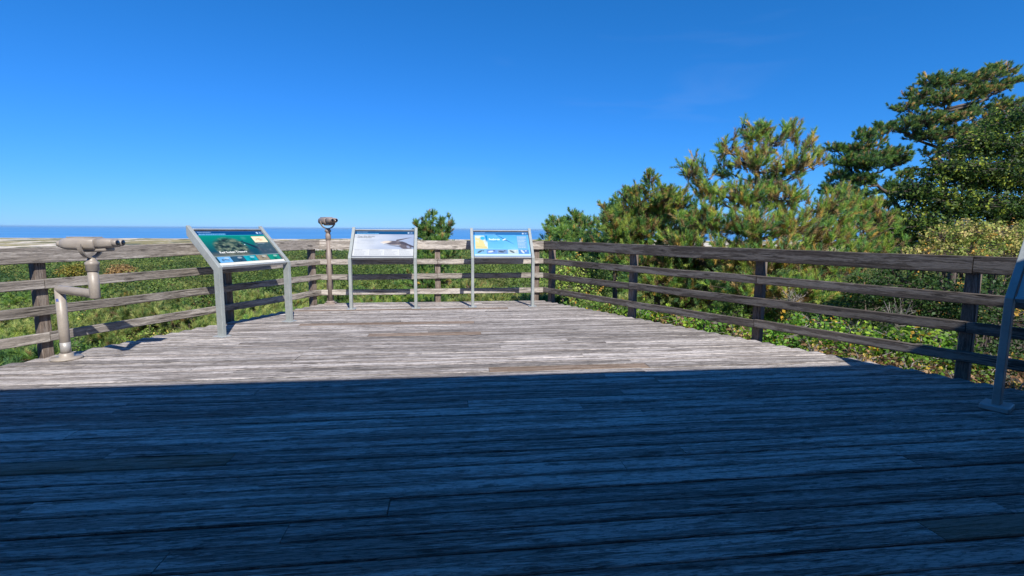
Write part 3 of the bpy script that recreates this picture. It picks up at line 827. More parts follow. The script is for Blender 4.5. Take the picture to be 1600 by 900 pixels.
# ================================================================== vegetation
def lin(*c): return hexc(*c)
def needles(S, rng, nn=34, nl=.095, nw=.0065, ang=(25, 62)):
    """S: array rows ox oy oz dx dy dz len r g b"""
    n = len(S); o = S[:, None, 0:3]; d = S[:, None, 3:6]; L = S[:, None, 6:7]
    t = rng.random((n, nn, 1)); t = 1-(1-t)**1.0
    a = np.where(np.abs(d[..., 2:3]) < .9, np.array([0, 0, 1.]), np.array([1., 0, 0]))
    e1 = np.cross(d, a); e1 /= np.linalg.norm(e1, axis=-1, keepdims=True); e2 = np.cross(d, e1)
    ph = rng.random((n, nn, 1))*2*np.pi; an = np.radians(rng.uniform(ang[0], ang[1], (n, nn, 1)))*(1.05-.45*t)
    rad = e1*np.cos(ph)+e2*np.sin(ph)
    dr = d*np.cos(an)+rad*np.sin(an)
    p = o+d*L*t
    ln = nl*rng.uniform(.7, 1.1, (n, nn, 1))
    side = np.cross(dr, rng.normal(size=(n, nn, 3))); side /= np.linalg.norm(side, axis=-1, keepdims=True)
    w = nw*.5*rng.uniform(.8, 1.2, (n, nn, 1))
    V = np.stack([p-side*w, p+side*w, p+dr*ln], 2).reshape(-1, 3)
    C = np.repeat(S[:, None, 7:10], nn, 1)*rng.uniform(1.25, 2.15, (n, nn, 1))
    C = np.repeat(C[:, :, None, :], 3, 2)
    C[:, :, 2] *= 1.15
    return V, C.reshape(-1, 3)

GREENS = np.array([lin(104, 134, 60), lin(86, 120, 62), lin(126, 144, 66), lin(76, 106, 66), lin(138, 150, 72)])
BROWNS = np.array([lin(160, 138, 92), lin(138, 118, 82), lin(172, 148, 80), lin(120, 102, 76)])

def pine(name, base, trunk, blobs, seed, label, cat='pine tree', group=None, dens=1.0, nl=.11, nn=60, nw=.0085, brown=.15, shoot=.165, cones=20, tr=.10, green=None, lean_up=.55, wood_r=1.0, sub=1.0, gain=1.0):
    """base: world foot; trunk: points (world) ; blobs: (centre world, rx, ry, rz)"""
    rng = np.random.default_rng(seed); G = GREENS if green is None else green
    base = Vector(base)
    root = empty(name, base)
    tag(root, label, cat, group)
    tp = [np.array(p, float) for p in trunk]
    # dense trunk samples
    TS = []
    for a, b in zip(tp[:-1], tp[1:]):
        for t in np.linspace(0, 1, 8, endpoint=False): TS.append(a+(b-a)*t)
    TS.append(tp[-1]); TS = np.array(TS); nT = len(TS)
    wood = MB()
    jt = [Vector(TS[i])+Vector(rng.normal(size=3)*.012) for i in range(0, nT, 2)]
    if jt[-1] != Vector(TS[-1]): jt.append(Vector(TS[-1]))
    wood.tube([p-base for p in jt], [tr*(1-.85*i/(len(jt)-1)) for i in range(len(jt))], 8)
    shoots = []; cone_pts = []
    for (c, rx, ry, rz) in blobs:
        c = np.array(c, float); rr = np.array([rx, ry, rz])
        # limb start: a trunk point lower than the blob
        dd = np.linalg.norm(TS[:, :2]-c[:2], axis=1)*.6+np.abs(TS[:, 2]-(c[2]-.45*np.linalg.norm(TS[:, :2]-c[:2], axis=1)))
        k = int(np.argmin(dd[1:]))+1; st = TS[min(k, nT-1)]
        mid = (st+c)/2+np.array([0, 0, -.08*np.linalg.norm(c-st)])+rng.normal(size=3)*.05
        limb = [st, (st+mid)/2, mid, (mid+c)/2, c]
        r0 = min(tr*.5, .010+.012*np.linalg.norm(c-st)+.008*max(rr))*wood_r
        wood.tube([Vector(p)-base for p in limb], [r0, r0*.85, r0*.7, r0*.5, r0*.3], 6)
        area = 4*np.pi*((rx*ry)**1.6+(rx*rz)**1.6+(ry*rz)**1.6)**(1/1.6)/3**(1/1.6)
        nb = max(5, int(area*12*dens*sub)); LL = np.linalg.norm(c-st); ne = int(LL*5*dens*sub)
        for b in range(nb+ne):
            v = rng.normal(size=3); v /= np.linalg.norm(v); v[2] = v[2]*.9+.12
            if b < nb:
                e = c+v*rr*rng.uniform(.35, 1.05)
                s0 = limb[2]+(c-limb[2])*rng.uniform(.2, 1.0) if rng.random() < .6 else c+v*rr*.1
            else:
                s0 = limb[1]+(c-limb[1])*rng.uniform(.1, 1.0); e = s0+v*rng.uniform(.15, .38)*(1 if LL < 2 else 1.2)
            m_ = (s0+e)/2+np.array([0, 0, -.06*np.linalg.norm(e-s0)])
            wood.tube([Vector(s0)-base, Vector(m_)-base, Vector(e)-base], [.008*wood_r, .006*wood_r, .004*wood_r], 4, smooth=False, caps=False)
            bd = (e-s0)/max(np.linalg.norm(e-s0), .01)
            ns = rng.integers(3, 6)
            for q in range(ns):
                t = 1.0 if q < 2 else rng.uniform(.45, .95)
                o = s0+(e-s0)*t
                d = bd*.7+np.array([0, 0, lean_up])+rng.normal(size=3)*(.30 if q == 0 else .55)
                d /= np.linalg.norm(d)
                cl = G[rng.integers(len(G))]*rng.uniform(.85, 1.2)
                inner = t < .9 or rng.random() < .15
                if inner and rng.random() < brown*2.0 or rng.random() < brown*.35: cl = BROWNS[rng.integers(len(BROWNS))]*rng.uniform(.6, 1.1)
                shoots.append([*(o-np.array(base)), *d, shoot*rng.uniform(.7, 1.25), *cl])
                # brown last year's needles below the green ones
                if rng.random() < brown:
                    shoots.append([*(o-np.array(base)-d*shoot*.7), *d, shoot*.7, *(BROWNS[rng.integers(len(BROWNS))]*rng.uniform(.6, 1.1))])
            if rng.random() < cones/100.: cone_pts.append(s0+(e-s0)*rng.uniform(.5, .9)-np.array(base))
    S = np.array(shoots)
    S[:, 7:10] *= gain
    V, C = needles(S, rng, nn, nl, nw)
    crown = link('crown', np_mesh('crown', V, 3, C), M['needle'], root)
    for p in cone_pts:
        d = Vector(rng.normal(size=3)).normalized(); p = Vector(p)
        wood.tube([p, p+d*.012, p+d*.03, p+d*.05], [.008, .024, .022, .006], 6, smooth=False)
    wood.build('trunk', M['bark'], root)
    return root

def leaves_mesh(P, N, size, C, rng):
    """P positions, N normals, one folded leaf each"""
    n = len(P)
    t = np.cross(N, rng.normal(size=(n, 3))); t /= np.linalg.norm(t, axis=1, keepdims=True); b = np.cross(N, t)
    s = size*rng.uniform(.65, 1.25, (n, 1))
    w = .36
    V = np.stack([P-t*s*.5, P+b*s*w+N*s*.10, P+t*s*.5-N*s*.06, P-b*s*w+N*s*.10], 1).reshape(-1, 3)
    return V, np.repeat(C, 4, axis=0)*1.25

def leafy(name, base, blobs, seed, label, cat='shrub', group=None, size=.06, n=1500, cols=None, stems=8, twig='bark', up=.4, hollow=.55, accent=None, acc_p=.05, stem_r=.012):
    rng = np.random.default_rng(seed); base = Vector(base)
    root = empty(name, base); tag(root, label, cat, group)
    cols = np.array(cols)
    tot = sum(b[1]*b[2]+b[2]*b[3]+b[1]*b[3] for b in blobs)
    P = []; N = []; C = []
    wood = MB()
    for (c, rx, ry, rz) in blobs:
        k = int(n*(rx*ry+ry*rz+rx*rz)/tot); c = np.array(c, float); rr = np.array([rx, ry, rz])
        # sprays: leaves gathered on short twigs
        nt = max(6, k//9)
        v = rng.normal(size=(nt, 3)); v /= np.linalg.norm(v, axis=1, keepdims=True); v[:, 2] = np.where(v[:, 2] < -.3, v[:, 2]*.5, v[:, 2])
        tipp = c+v*rr*rng.uniform(hollow, 1.1, (nt, 1))
        for q in range(nt):
            m_ = 9
            dirn = v[q]*.6+np.array([0, 0, .5])+rng.normal(size=3)*.4; dirn /= np.linalg.norm(dirn)
            tt = rng.random((m_, 1)); pts = tipp[q]-dirn*size*3.0*tt+rng.normal(size=(m_, 3))*size*.55
            nr = rng.normal(size=(m_, 3))*.75+np.array([0, 0, up])+v[q]*.5; nr /= np.linalg.norm(nr, axis=1, keepdims=True)
            cl = cols[rng.integers(len(cols))]*rng.uniform(.8, 1.2)
            if accent is not None and rng.random() < acc_p: cl = np.array(accent[rng.integers(len(accent))])
            P.append(pts); N.append(nr); C.append(np.tile(cl, (m_, 1))*rng.uniform(.8, 1.2, (m_, 1)))
            if q % 3 == 0:
                s0 = c+(tipp[q]-c)*.15; wood.tube([Vector(s0)-base, Vector((s0+tipp[q])/2+rng.normal(size=3)*.03)-base, Vector(tipp[q])-base], [stem_r*.6, stem_r*.45, stem_r*.25], 4, smooth=False, caps=False)
        b0 = np.array(base)+np.array([rng.uniform(-.1, .1), rng.uniform(-.1, .1), 0])
        wood.tube([Vector(b0)-base, Vector((b0*.5+c*.5)+rng.normal(size=3)*.08)-base, Vector(c)-base], [stem_r*2.2, stem_r*1.6, stem_r], 6)
    P = np.concatenate(P)-np.array(base); N = np.concatenate(N); C = np.concatenate(C)
    V, CC = leaves_mesh(P, N, size, C, rng)
    link('foliage', np_mesh('foliage', V, 4, CC), M['leaf'], root)
    wood.build('stems', M[twig], root)
    return root

def PB(px_, py_, Y, wx, wy, depth=None):
    """a clump seen at a photo pixel, Y metres out, wx by wy pixels across"""
    c = at(px_, py_, Y); k = (c-Vector((0, 0, EYE))).dot(FWD)/F
    return (tuple(c), wx*.5*k, (depth if depth else max(wx*.5*k, wy*.5*k)), wy*.5*k)
def foot(px_, Y):
    c = at(px_, 400, Y); return Vector((c.x, Y, float(gz(c.x, Y))))

# --- the big pine behind the right fence
Y0 = 9.6
tw = lambda x, y, Y: tuple(at(x, y, Y))
f0 = foot(1180, Y0)
blA = [PB(1172, 215, Y0, 44, 44), PB(1136, 232, Y0-.2, 40, 36), PB(1210, 222, Y0+.2, 34, 26), PB(1236, 212, Y0+.2, 20, 34), PB(1270, 228, Y0+.2, 28, 30),
       PB(1176, 256, Y0-.3, 66, 44), PB(1240, 264, Y0-.2, 60, 42), PB(1278, 254, Y0+.1, 34, 18), PB(1085, 268, Y0+.1, 46, 30), PB(1134, 266, Y0+.5, 36, 28), PB(1108, 300, Y0, 60, 40),
       PB(1160, 308, Y0-.6, 80, 46), PB(1225, 312, Y0-.7, 80, 46), PB(1100, 345, Y0-.4, 80, 56), PB(1168, 356, Y0-1.0, 96, 60), PB(1240, 352, Y0-1.0, 90, 56), PB(1298, 330, Y0-.3, 66, 44),
       PB(1290, 372, Y0-.9, 90, 50), PB(1336, 352, Y0-.2, 60, 46), PB(1130, 400, Y0-.9, 100, 60), PB(1210, 405, Y0-1.4, 110, 60), PB(1290, 415, Y0-1.2, 100, 54), PB(1170, 450, Y0-1.4, 110, 50), PB(1250, 455, Y0-1.7, 110, 50), PB(1340, 400, Y0-.6, 60, 44), PB(1192, 205, Y0, 40, 30), PB(1350, 325, Y0+.4, 50, 30), PB(1372, 352, Y0+.2, 50, 36), PB(1385, 382, Y0, 50, 36), PB(1320, 305, Y0+.3, 44, 22), PB(1070, 380, Y0-.3, 70, 44), PB(1205, 290, Y0+.2, 60, 40)]
pine('pine_tree', f0, [tuple(f0), tw(1186, 420, Y0), tw(1180, 330, Y0), tw(1184, 280, Y0), tw(1172, 215, Y0)], blA, 101,
     'tall bushy pitch pine with cones and tan needles behind the middle of the right fence', dens=1.2, nw=.0078, nn=60, nl=.09, shoot=.17, lean_up=.95, gain=1.02, cones=26, brown=.24, tr=.13)
# --- its left neighbour
Y1 = 11.2
f1 = foot(1030, Y1)
blB = [PB(1016, 284, Y1, 12, 34), PB(1036, 292, Y1, 20, 20), PB(1008, 300, Y1, 16, 20), PB(1030, 318, Y1-.2, 60, 40), PB(985, 325, Y1, 60, 44), PB(1062, 325, Y1, 50, 44), PB(1000, 360, Y1-.5, 90, 50), PB(1060, 365, Y1-.8, 80, 56),
       PB(965, 372, Y1-.2, 60, 50), PB(1010, 405, Y1-1.0, 110, 54), PB(1080, 410, Y1-1.4, 90, 54), PB(1030, 445, Y1-1.6, 110, 50), PB(1090, 460, Y1-2.0, 100, 44), PB(960, 410, Y1-.5, 50, 44), PB(990, 305, Y1+.2, 50, 26), PB(1050, 305, Y1+.1, 44, 26), PB(1030, 340, Y1+.2, 90, 44), PB(1090, 350, Y1, 60, 50), PB(970, 345, Y1, 60, 40)]
pine('pine_tree', f1, [tuple(f1), tw(1028, 420, Y1), tw(1032, 350, Y1), tw(1018, 285, Y1)], blB, 102,
     'shorter pitch pine with a thin pointed leader, left of the tall bushy one', gain=1.15, nl=.09, shoot=.16, lean_up=.85, dens=1.3, cones=14, brown=.22, tr=.10)
# --- dark pines further left
Y2 = 16.0
f2 = foot(900, Y2)
G2 = np.array([lin(90, 118, 58), lin(74, 102, 56), lin(108, 128, 62), lin(64, 92, 58)])
pine('pine_tree', f2, [tuple(f2), tw(905, 400, Y2), tw(898, 345, Y2)],
     [PB(895, 340, Y2, 30, 18), PB(870, 352, Y2, 46, 20), PB(915, 350, Y2, 50, 24), PB(890, 366, Y2-.6, 90, 26), PB(860, 385, Y2-.8, 60, 30), PB(915, 385, Y2-1, 90, 36), PB(880, 420, Y2-1.5, 110, 50)], 103,
     'low dark green pine just right of the corner post beyond the far end', gain=1.3, dens=1.1, green=G2, brown=.06, cones=4, nn=50, nw=.012, nl=.11)
f2 = foot(965, 14.0)
pine('pine_tree', f2, [tuple(f2), tw(962, 380, 14.0), tw(968, 320, 14.0)],
     [PB(968, 312, 14, 30, 22), PB(985, 305, 14, 24, 16), PB(950, 330, 14, 44, 30), PB(985, 335, 14, 50, 34), PB(950, 362, 13.6, 60, 34), PB(945, 392, 13.3, 70, 40), PB(990, 385, 13.4, 60, 50)], 104,
     'dark green pine between the low corner pine and the one with a thin leader', gain=1.3, dens=1.1, green=G2, brown=.06, cones=4, nn=50, nw=.012, nl=.11)
# --- windswept pine with the crooked trunk
Y3 = 14.0
f3 = foot(1440, Y3)
G3 = np.array([lin(78, 104, 52), lin(62, 90, 52), lin(98, 120, 58), lin(56, 80, 50)])
pine('pine_tree', f3, [tuple(f3), tw(1425, 395, Y3), tw(1412, 345, Y3), tw(1396, 312, Y3), tw(1372, 290, Y3), tw(1352, 262, Y3)],
     [PB(1355, 212, Y3, 40, 20), PB(1340, 232, Y3, 60, 18), PB(1385, 240, Y3, 66, 20), PB(1315, 252, Y3, 46, 18), PB(1350, 256, Y3-.3, 80, 24), PB(1400, 252, Y3, 50, 22), PB(1310, 276, Y3, 50, 20), PB(1345, 282, Y3-.3, 50, 22),
      PB(1420, 272, Y3+.5, 40, 16), PB(1330, 302, Y3, 56, 20), PB(1365, 318, Y3-.4, 44, 20), PB(1385, 198, Y3+.6, 40, 12), PB(1372, 350, Y3-.3, 60, 34), PB(1345, 340, Y3, 50, 26), PB(1400, 378, Y3-.6, 90, 40), PB(1360, 385, Y3-.8, 70, 40), PB(1392, 296, Y3+.3, 56, 22), PB(1330, 322, Y3, 60, 26), PB(1298, 296, Y3, 46, 18), PB(1302, 232, Y3+.2, 30, 12), PB(1430, 300, Y3+.6, 60, 26)], 105,
     'windswept dark pine with a crooked leaning trunk, just left of the tallest pine', dens=1.5, green=G3, brown=.05, cones=4, nn=48, nw=.012, nl=.095, shoot=.11, tr=.12, lean_up=.7, wood_r=1.5, gain=1.2)
# --- the tallest pine at the right
Y4 = 16.0
f4 = foot(1500, Y4)
pine('pine_tree', f4, [tuple(f4), tw(1490, 380, Y4), tw(1475, 300, Y4), tw(1466, 245, Y4), tw(1472, 190, Y4), tw(1490, 150, Y4)],
     [PB(1560, 112, Y4, 50, 20), PB(1582, 128, Y4, 36, 18), PB(1530, 122, Y4, 60, 24), PB(1492, 128, Y4, 60, 26), PB(1455, 130, Y4, 56, 24), PB(1435, 150, Y4, 50, 24), PB(1475, 155, Y4-.4, 70, 28), PB(1515, 145, Y4, 60, 24), PB(1550, 140, Y4, 50, 18),
      PB(1415, 168, Y4, 46, 18), PB(1408, 200, Y4, 56, 18), PB(1440, 188, Y4-.3, 60, 22), PB(1480, 185, Y4-.3, 70, 26), PB(1450, 214, Y4-.2, 70, 20), PB(1492, 210, Y4-.3, 60, 24), PB(1520, 175, Y4, 50, 22), PB(1446, 240, Y4, 26, 12), PB(1500, 240, Y4, 60, 24), PB(1570, 165, Y4, 60, 24), PB(1600, 180, Y4, 60, 40), PB(1550, 190, Y4, 60, 30), PB(1530, 215, Y4, 70, 30)], 106,
     'tallest pine at the right, its flat windswept crown leaning to the right against the sky', dens=1.15, gain=1.6, green=np.array([lin(84, 104, 54), lin(66, 90, 52), lin(98, 112, 58), lin(56, 78, 50)]), brown=.08, cones=5, nn=50, nw=.013, nl=.10, shoot=.12, tr=.16, lean_up=.6, wood_r=1.5)
# --- small pine that pokes above the far fence
Y5 = 14.5
f5 = foot(680, Y5)
pine('pine_tree', f5, [tuple(f5), tw(681, 420, Y5), tw(679, 380, Y5), tw(675, 340, Y5)],
     [PB(675, 338, Y5, 10, 18), PB(666, 350, Y5, 16, 14), PB(690, 350, Y5, 18, 16), PB(650, 354, Y5, 16, 12), PB(703, 356, Y5, 18, 10), PB(672, 362, Y5, 40, 18), PB(694, 364, Y5, 26, 14), PB(658, 368, Y5, 26, 14), PB(678, 376, Y5-.2, 60, 20), PB(680, 400, Y5-.4, 90, 40), PB(670, 440, Y5-.6, 100, 40)], 107,
     'young pine standing up above the far fence between the whale and seabird signs', dens=1.5, green=G2, brown=.04, cones=2, nn=50, nw=.011, nl=.10, shoot=.14, tr=.06, lean_up=1.0)

# --- broadleaf trees and shrubs on the right
LG = [lin(74, 100, 42), lin(58, 84, 38), lin(98, 120, 48), lin(48, 70, 36)]
f6 = foot(1560, 12.5)
leafy('oak_tree', f6, [PB(1590, 190, 12.5, 90, 60), PB(1540, 225, 12.3, 110, 60), PB(1620, 240, 12.5, 120, 90), PB(1490, 265, 12.2, 110, 60), PB(1560, 280, 12, 130, 70), PB(1440, 300, 12.2, 90, 50), PB(1500, 320, 11.8, 130, 60), PB(1590, 330, 11.8, 130, 80),
       PB(1640, 330, 12, 120, 120), PB(1440, 350, 11.8, 110, 60), PB(1520, 370, 11.6, 150, 60), PB(1680, 220, 12.8, 120, 120), PB(1610, 400, 11.6, 150, 80), PB(1420, 400, 11.4, 120, 50)], 201,
      'dense dark green oak filling the right edge in front of the tallest pine', 'tree', size=.08, n=60000, cols=LG, stem_r=.03, hollow=.35, accent=[lin(160, 172, 66)], acc_p=.12)
f7 = foot(1520, 8.6)
leafy('shrub', f7, [PB(1475, 372, 8.4, 70, 44), PB(1520, 362, 8.4, 90, 44), PB(1570, 364, 8.5, 80, 44), PB(1500, 395, 8.1, 120, 50), PB(1580, 395, 8.2, 110, 60), PB(1630, 375, 8.6, 90, 60), PB(1440, 400, 8.2, 70, 40)], 202,
      'rounded shrub with pale yellow green leaves rising over the right fence', 'shrub', size=.055, n=9000,
      cols=[lin(160, 165, 92), lin(136, 148, 72), lin(182, 172, 98), lin(110, 130, 60)], accent=[lin(210, 160, 80), lin(196, 176, 120)], acc_p=.15)
for i, (x, y, Y, w, h, lab, cs) in enumerate([
        (1600, 560, 6.2, 200, 90, 'low dark bush filling the gap behind the foot of the sign at the right edge', [lin(62, 88, 46), lin(50, 74, 40), lin(84, 104, 52)]),
        (1470, 470, 7.6, 180, 90, 'dark leafy bush behind the near post of the right fence', [lin(62, 90, 44), lin(50, 76, 40), lin(80, 106, 50)]),
        (1400, 452, 8.0, 200, 90, 'dark leafy shrub in shadow behind the right fence, under the pale leaved one', [lin(58, 88, 42), lin(46, 72, 38), lin(74, 100, 46)]),
        (1560, 470, 7.0, 220, 110, 'dark leafy shrub behind the grey leg of the sign at the right edge', [lin(54, 80, 42), lin(44, 68, 36), lin(70, 92, 44)]),
        (1180, 500, 8.3, 160, 60, 'low green bush at the foot of the tall bushy pine', [lin(96, 126, 52), lin(120, 132, 60), lin(78, 106, 46)]),
        (905, 430, 11.5, 130, 70, 'light green leafy bush behind the first bay of the right fence', [lin(140, 160, 74), lin(110, 136, 62), lin(156, 168, 88), lin(88, 116, 52)]),
        (930, 485, 9.8, 120, 50, 'mid green bush low down by the far end of the right fence', [lin(96, 130, 56), lin(78, 110, 50), lin(128, 148, 72)])]):
    leafy('shrub', foot(x, Y), [PB(x-w*.25, y, Y, w*.5, h*.8), PB(x+w*.22, y+h*.1, Y+.1, w*.5, h*.75), PB(x, y-h*.05, Y+.3, w*.5, h), PB(x, y+h*.3, Y-.2, w*.8, h*.6)], 210+i, lab, 'shrub',
          size=.055, n=4500, cols=cs, accent=[lin(190, 150, 70)], acc_p=.05)
# tangle under the right fence: creepers, yellow leaves and dry brush
vine = [lin(110, 150, 50), lin(84, 126, 44), lin(140, 166, 60), lin(66, 100, 40)]
dry = [lin(150, 116, 84), lin(120, 92, 66), lin(170, 140, 104), lin(96, 74, 54)]
tang = [(1100, 500, 7.7, 90, 40, 0), (1150, 520, 7.2, 90, 40, 1), (1215, 520, 6.7, 110, 40, 0), (1270, 500, 6.9, 90, 40, 2), (1270, 545, 6.1, 110, 40, 1), (1330, 520, 6.3, 110, 44, 0), (1345, 560, 5.6, 110, 40, 1),
        (1400, 530, 5.9, 100, 44, 2), (1440, 520, 5.9, 80, 40, 0), (1420, 575, 5.2, 110, 44, 1), (1480, 560, 5.3, 100, 44, 0), (1500, 600, 4.7, 120, 44, 1), (1560, 570, 5.0, 100, 50, 1), (1590, 610, 4.5, 110, 50, 1), (1060, 495, 8.6, 80, 30, 1), (1010, 480, 9.3, 80, 30, 0)]
proto = {}
for kd, (cs, ac, ap, nm, sz) in enumerate([(vine, [lin(186, 166, 60), lin(160, 142, 60)], .05, 'creeper', .07), (dry, [lin(110, 136, 52), lin(176, 156, 80)], .25, 'dry_brush', .05), (vine, [lin(200, 160, 60)], .16, 'creeper', .065)]):
    proto[kd] = None
for i, (x, y, Y, w, h, kd) in enumerate(tang):
    cs, ac, ap, nm, sz = [(vine, [lin(186, 166, 60), lin(160, 142, 60)], .05, 'creeper', .07), (dry, [lin(110, 136, 52), lin(176, 156, 80)], .25, 'dry_brush', .05), (vine, [lin(200, 160, 60)], .16, 'creeper', .065)][kd]
    c = at(x, y, Y); b = Vector((c.x, Y, float(gz(c.x, Y)))); k = (c-Vector((0, 0, EYE))).dot(FWD)/F
    rx, rz = w*.55*k, h*.6*k
    lab = {0: 'low creeper with bright green leaves in the tangle under the right fence', 1: 'dry brown brush in the tangle under the right fence', 2: 'creeper with yellow turning leaves in the tangle under the right fence'}[kd]
    if proto[kd] is None or i % 5 == 0:
        o = leafy(nm, b, [((c.x, Y, c.z-rz*.2), rx, .5, rz), ((c.x-rx*.4, Y+.2, c.z-.55), rx, .6, .4), ((c.x+rx*.4, Y+.1, c.z-.8), rx, .6, .5)], 300+i, lab, 'creeper' if kd != 1 else 'brush',
                  {0: 'creepers under the right fence', 1: 'dry brush under the right fence', 2: 'yellow creepers under the right fence'}[kd], size=sz, n=2200, cols=cs, accent=ac, acc_p=ap, twig='twig', up=.5)
        proto[kd] = (o, c.z-b.z)
    else:
        src, hh = proto[kd]
        o = copy_tree(src); o.location = (c.x, Y, b.z+(c.z-b.z)-hh); o.rotation_euler.z = RNG.uniform(-.4, .4)
# bare grey twigs sticking out of the tangle
def bare(px_, py_, Y, h, seed, label):
    r = np.random.default_rng(seed); b = at(px_, py_, Y); root_ = Vector((b.x, Y, b.z)); mb = MB()
    for k in range(26):
        d = Vector((r.normal()*.55, r.normal()*.35, 1)).normalized(); L = h*r.uniform(.5, 1)
        p = [Vector((0, 0, 0)), d*L*.5+Vector(r.normal(size=3))*.02, d*L+Vector(r.normal(size=3))*.05]
        mb.tube(p, [.006, .0045, .002], 4, smooth=False)
        for q in range(3):
            s = p[1]+(p[2]-p[1])*r.uniform(0, .8); mb.tube([s, s+(d+Vector(r.normal(size=3))*.6).normalized()*L*.3], [.003, .0015], 3, smooth=False)
    o = mb.build('bare_twigs', M['twig']); o.location = root_
    tag(o, label, 'twigs')
bare(1400, 510, 5.9, .36, 1, 'bare grey twigs fanning up between the creepers behind the right fence')
bare(1235, 480, 7.2, .30, 2, 'bare grey twigs below the tall bushy pine behind the right fence')

# --- the thicket beyond the far and left fences: low pines and leafy scrub, each its own thing
G5 = np.array([lin(126, 142, 76), lin(108, 128, 68), lin(142, 148, 84), lin(94, 116, 68), lin(150, 152, 92)])
def low_pine(seed, r, h, brown, green):
    rng = np.random.default_rng(seed); bl = []
    for k in range(9):
        a = rng.uniform(0, 6.28); q = r*rng.uniform(.2, .75)
        bl.append(((q*math.cos(a), q*math.sin(a), h*rng.uniform(.55, .86)), r*.42, r*.42, h*.13))
    bl.append(((0, 0, h*.88), r*.35, r*.35, h*.13))
    return pine('low_pine', (0, 0, 0), [(0, 0, 0), (.05, 0, h*.4), (0, .04, h*.9)], bl, seed, 'x', 'pine bush', dens=.85, green=green, brown=brown*.35, cones=0, nn=60, nw=.011, nl=.13, shoot=.19, tr=.05, lean_up=.9, gain=.86)
def low_bush(seed, r, h, cols, accent, ap):
    rng = np.random.default_rng(seed); bl = []
    for k in range(8):
        a = rng.uniform(0, 6.28); q = r*rng.uniform(.2, .7)
        bl.append(((q*math.cos(a), q*math.sin(a), h*rng.uniform(.6, .85)), r*.42, r*.42, h*.16))
    return leafy('low_shrub', (0, 0, 0), bl, seed, 'x', 'shrub', size=.06, n=4200, cols=cols, accent=accent, acc_p=ap)
protos = [low_pine(401, 1.15, 2.6, .10, G5), low_pine(402, 1.25, 2.6, .05, GREENS), low_pine(403, 1.1, 2.6, .16, G5), low_pine(404, 1.2, 2.6, .05, G2)]
bushp = [low_bush(501, 1.0, 2.5, [lin(120, 144, 66), lin(96, 124, 56), lin(150, 162, 84)], [lin(200, 180, 100)], .08),
         low_bush(502, 1.0, 2.5, [lin(88, 118, 50), lin(74, 102, 46), lin(112, 134, 60)], [lin(170, 136, 84)], .04),
         low_bush(503, 1.0, 2.5, [lin(140, 142, 66), lin(160, 140, 70), lin(112, 128, 56)], [lin(180, 146, 90)], .12)]
for i, p in enumerate(protos+bushp): p['proto'] = 1
placed = []
rr = random.Random(77)
def outside_deck(x, y, m):
    if y > YFAR+m: return True
    # distance outside the slanted edges
    if (Vector((x, y, 0))-LC).dot(LN) > m: return True
    if (Vector((x, y, 0))-RC).dot(RN) > m: return True
    return False
cand = []
for k in range(6000):
    d = 5.5+22*rr.random()**1.25
    a = rr.uniform(-48, 33)
    x = d*math.sin(R(a)); y = d*math.cos(R(a))
    if y < 3.2 or not outside_deck(x, y, .95): continue
    if a > 13 and d < 16: continue                 # the big trees stand there
    mind = .95 if d < 14 else 1.15
    if any((x-q[0])**2+(y-q[1])**2 < mind**2 for q in placed): continue
    placed.append((x, y, d))
placed.sort(key=lambda q: q[2])
placed = placed[:230]
first = {}
lab_p = ['low bright green pine bush in the thicket beyond the deck rails', 'low mid green pine bush in the thicket beyond the deck rails', 'low pine bush flecked with tan needles in the thicket beyond the deck rails', 'low dark green pine bush in the thicket beyond the deck rails']
lab_b = ['pale green leafy shrub in the thicket beyond the deck rails', 'mid green leafy shrub in the thicket beyond the deck rails', 'olive and tan leafy shrub in the thicket beyond the deck rails']
grp_p = ['bright green pine bushes in the thicket', 'mid green pine bushes in the thicket', 'tan flecked pine bushes in the thicket', 'dark green pine bushes in the thicket']
grp_b = ['pale green shrubs in the thicket', 'mid green shrubs in the thicket', 'olive shrubs in the thicket']
for (x, y, d) in placed:
    bush = rr.random() < (.55 if d < 9.5 else .25)
    if bush: i = rr.choice([0, 0, 1, 1, 2]); src = bushp[i]; lab, grp = lab_b[i], grp_b[i]; key = 10+i
    else: i = rr.choice([0, 0, 1, 2, 3]); src = protos[i]; lab, grp = lab_p[i], grp_p[i]; key = i
    if key in first: o = copy_tree(src)
    else: o = src; first[key] = 1
    s = rr.uniform(.85, 1.2)
    top = float(ctop(d))+rr.uniform(-.6, .38)+(-.25 if d < 8 else 0)
    o.location = (x, y, top-2.6*s); o.scale = (s, s, s); o.rotation_euler = (0, 0, rr.uniform(0, 6.28))
    tag(o, lab, None, grp)
for o in protos+bushp:
    if 'proto' in o: del o['proto']
for key, o in list(enumerate(protos))+[(10+i, b) for i, b in enumerate(bushp)]:
    if key not in first:
        for ch in KIDS.get(o.name, []): bpy.data.objects.remove(ch)
        bpy.data.objects.remove(o)
for ob in list(col.objects):
    if 'proto' in ob: del ob['proto']

# two autumn coloured bushes further out
for (x, y, Y, w, cs, lab) in [(118, 420, 34, 34, [lin(140, 128, 56), lin(128, 116, 54), lin(108, 114, 52)], 'golden yellow bush in the thicket left of the stepped coin viewer'),
                              (190, 421, 36, 38, [lin(150, 122, 78), lin(138, 114, 72), lin(160, 130, 88)], 'rounded tan brown bush in the thicket right of the stepped coin viewer')]:
    c = at(x, y, Y)
    leafy('shrub', (c.x, Y, c.z-2.0), [PB(x, y, Y, w, 16), PB(x-4, y+6, Y-.3, w*1.1, 14)], int(x), lab, 'shrub', size=.12, n=3500, cols=cs)

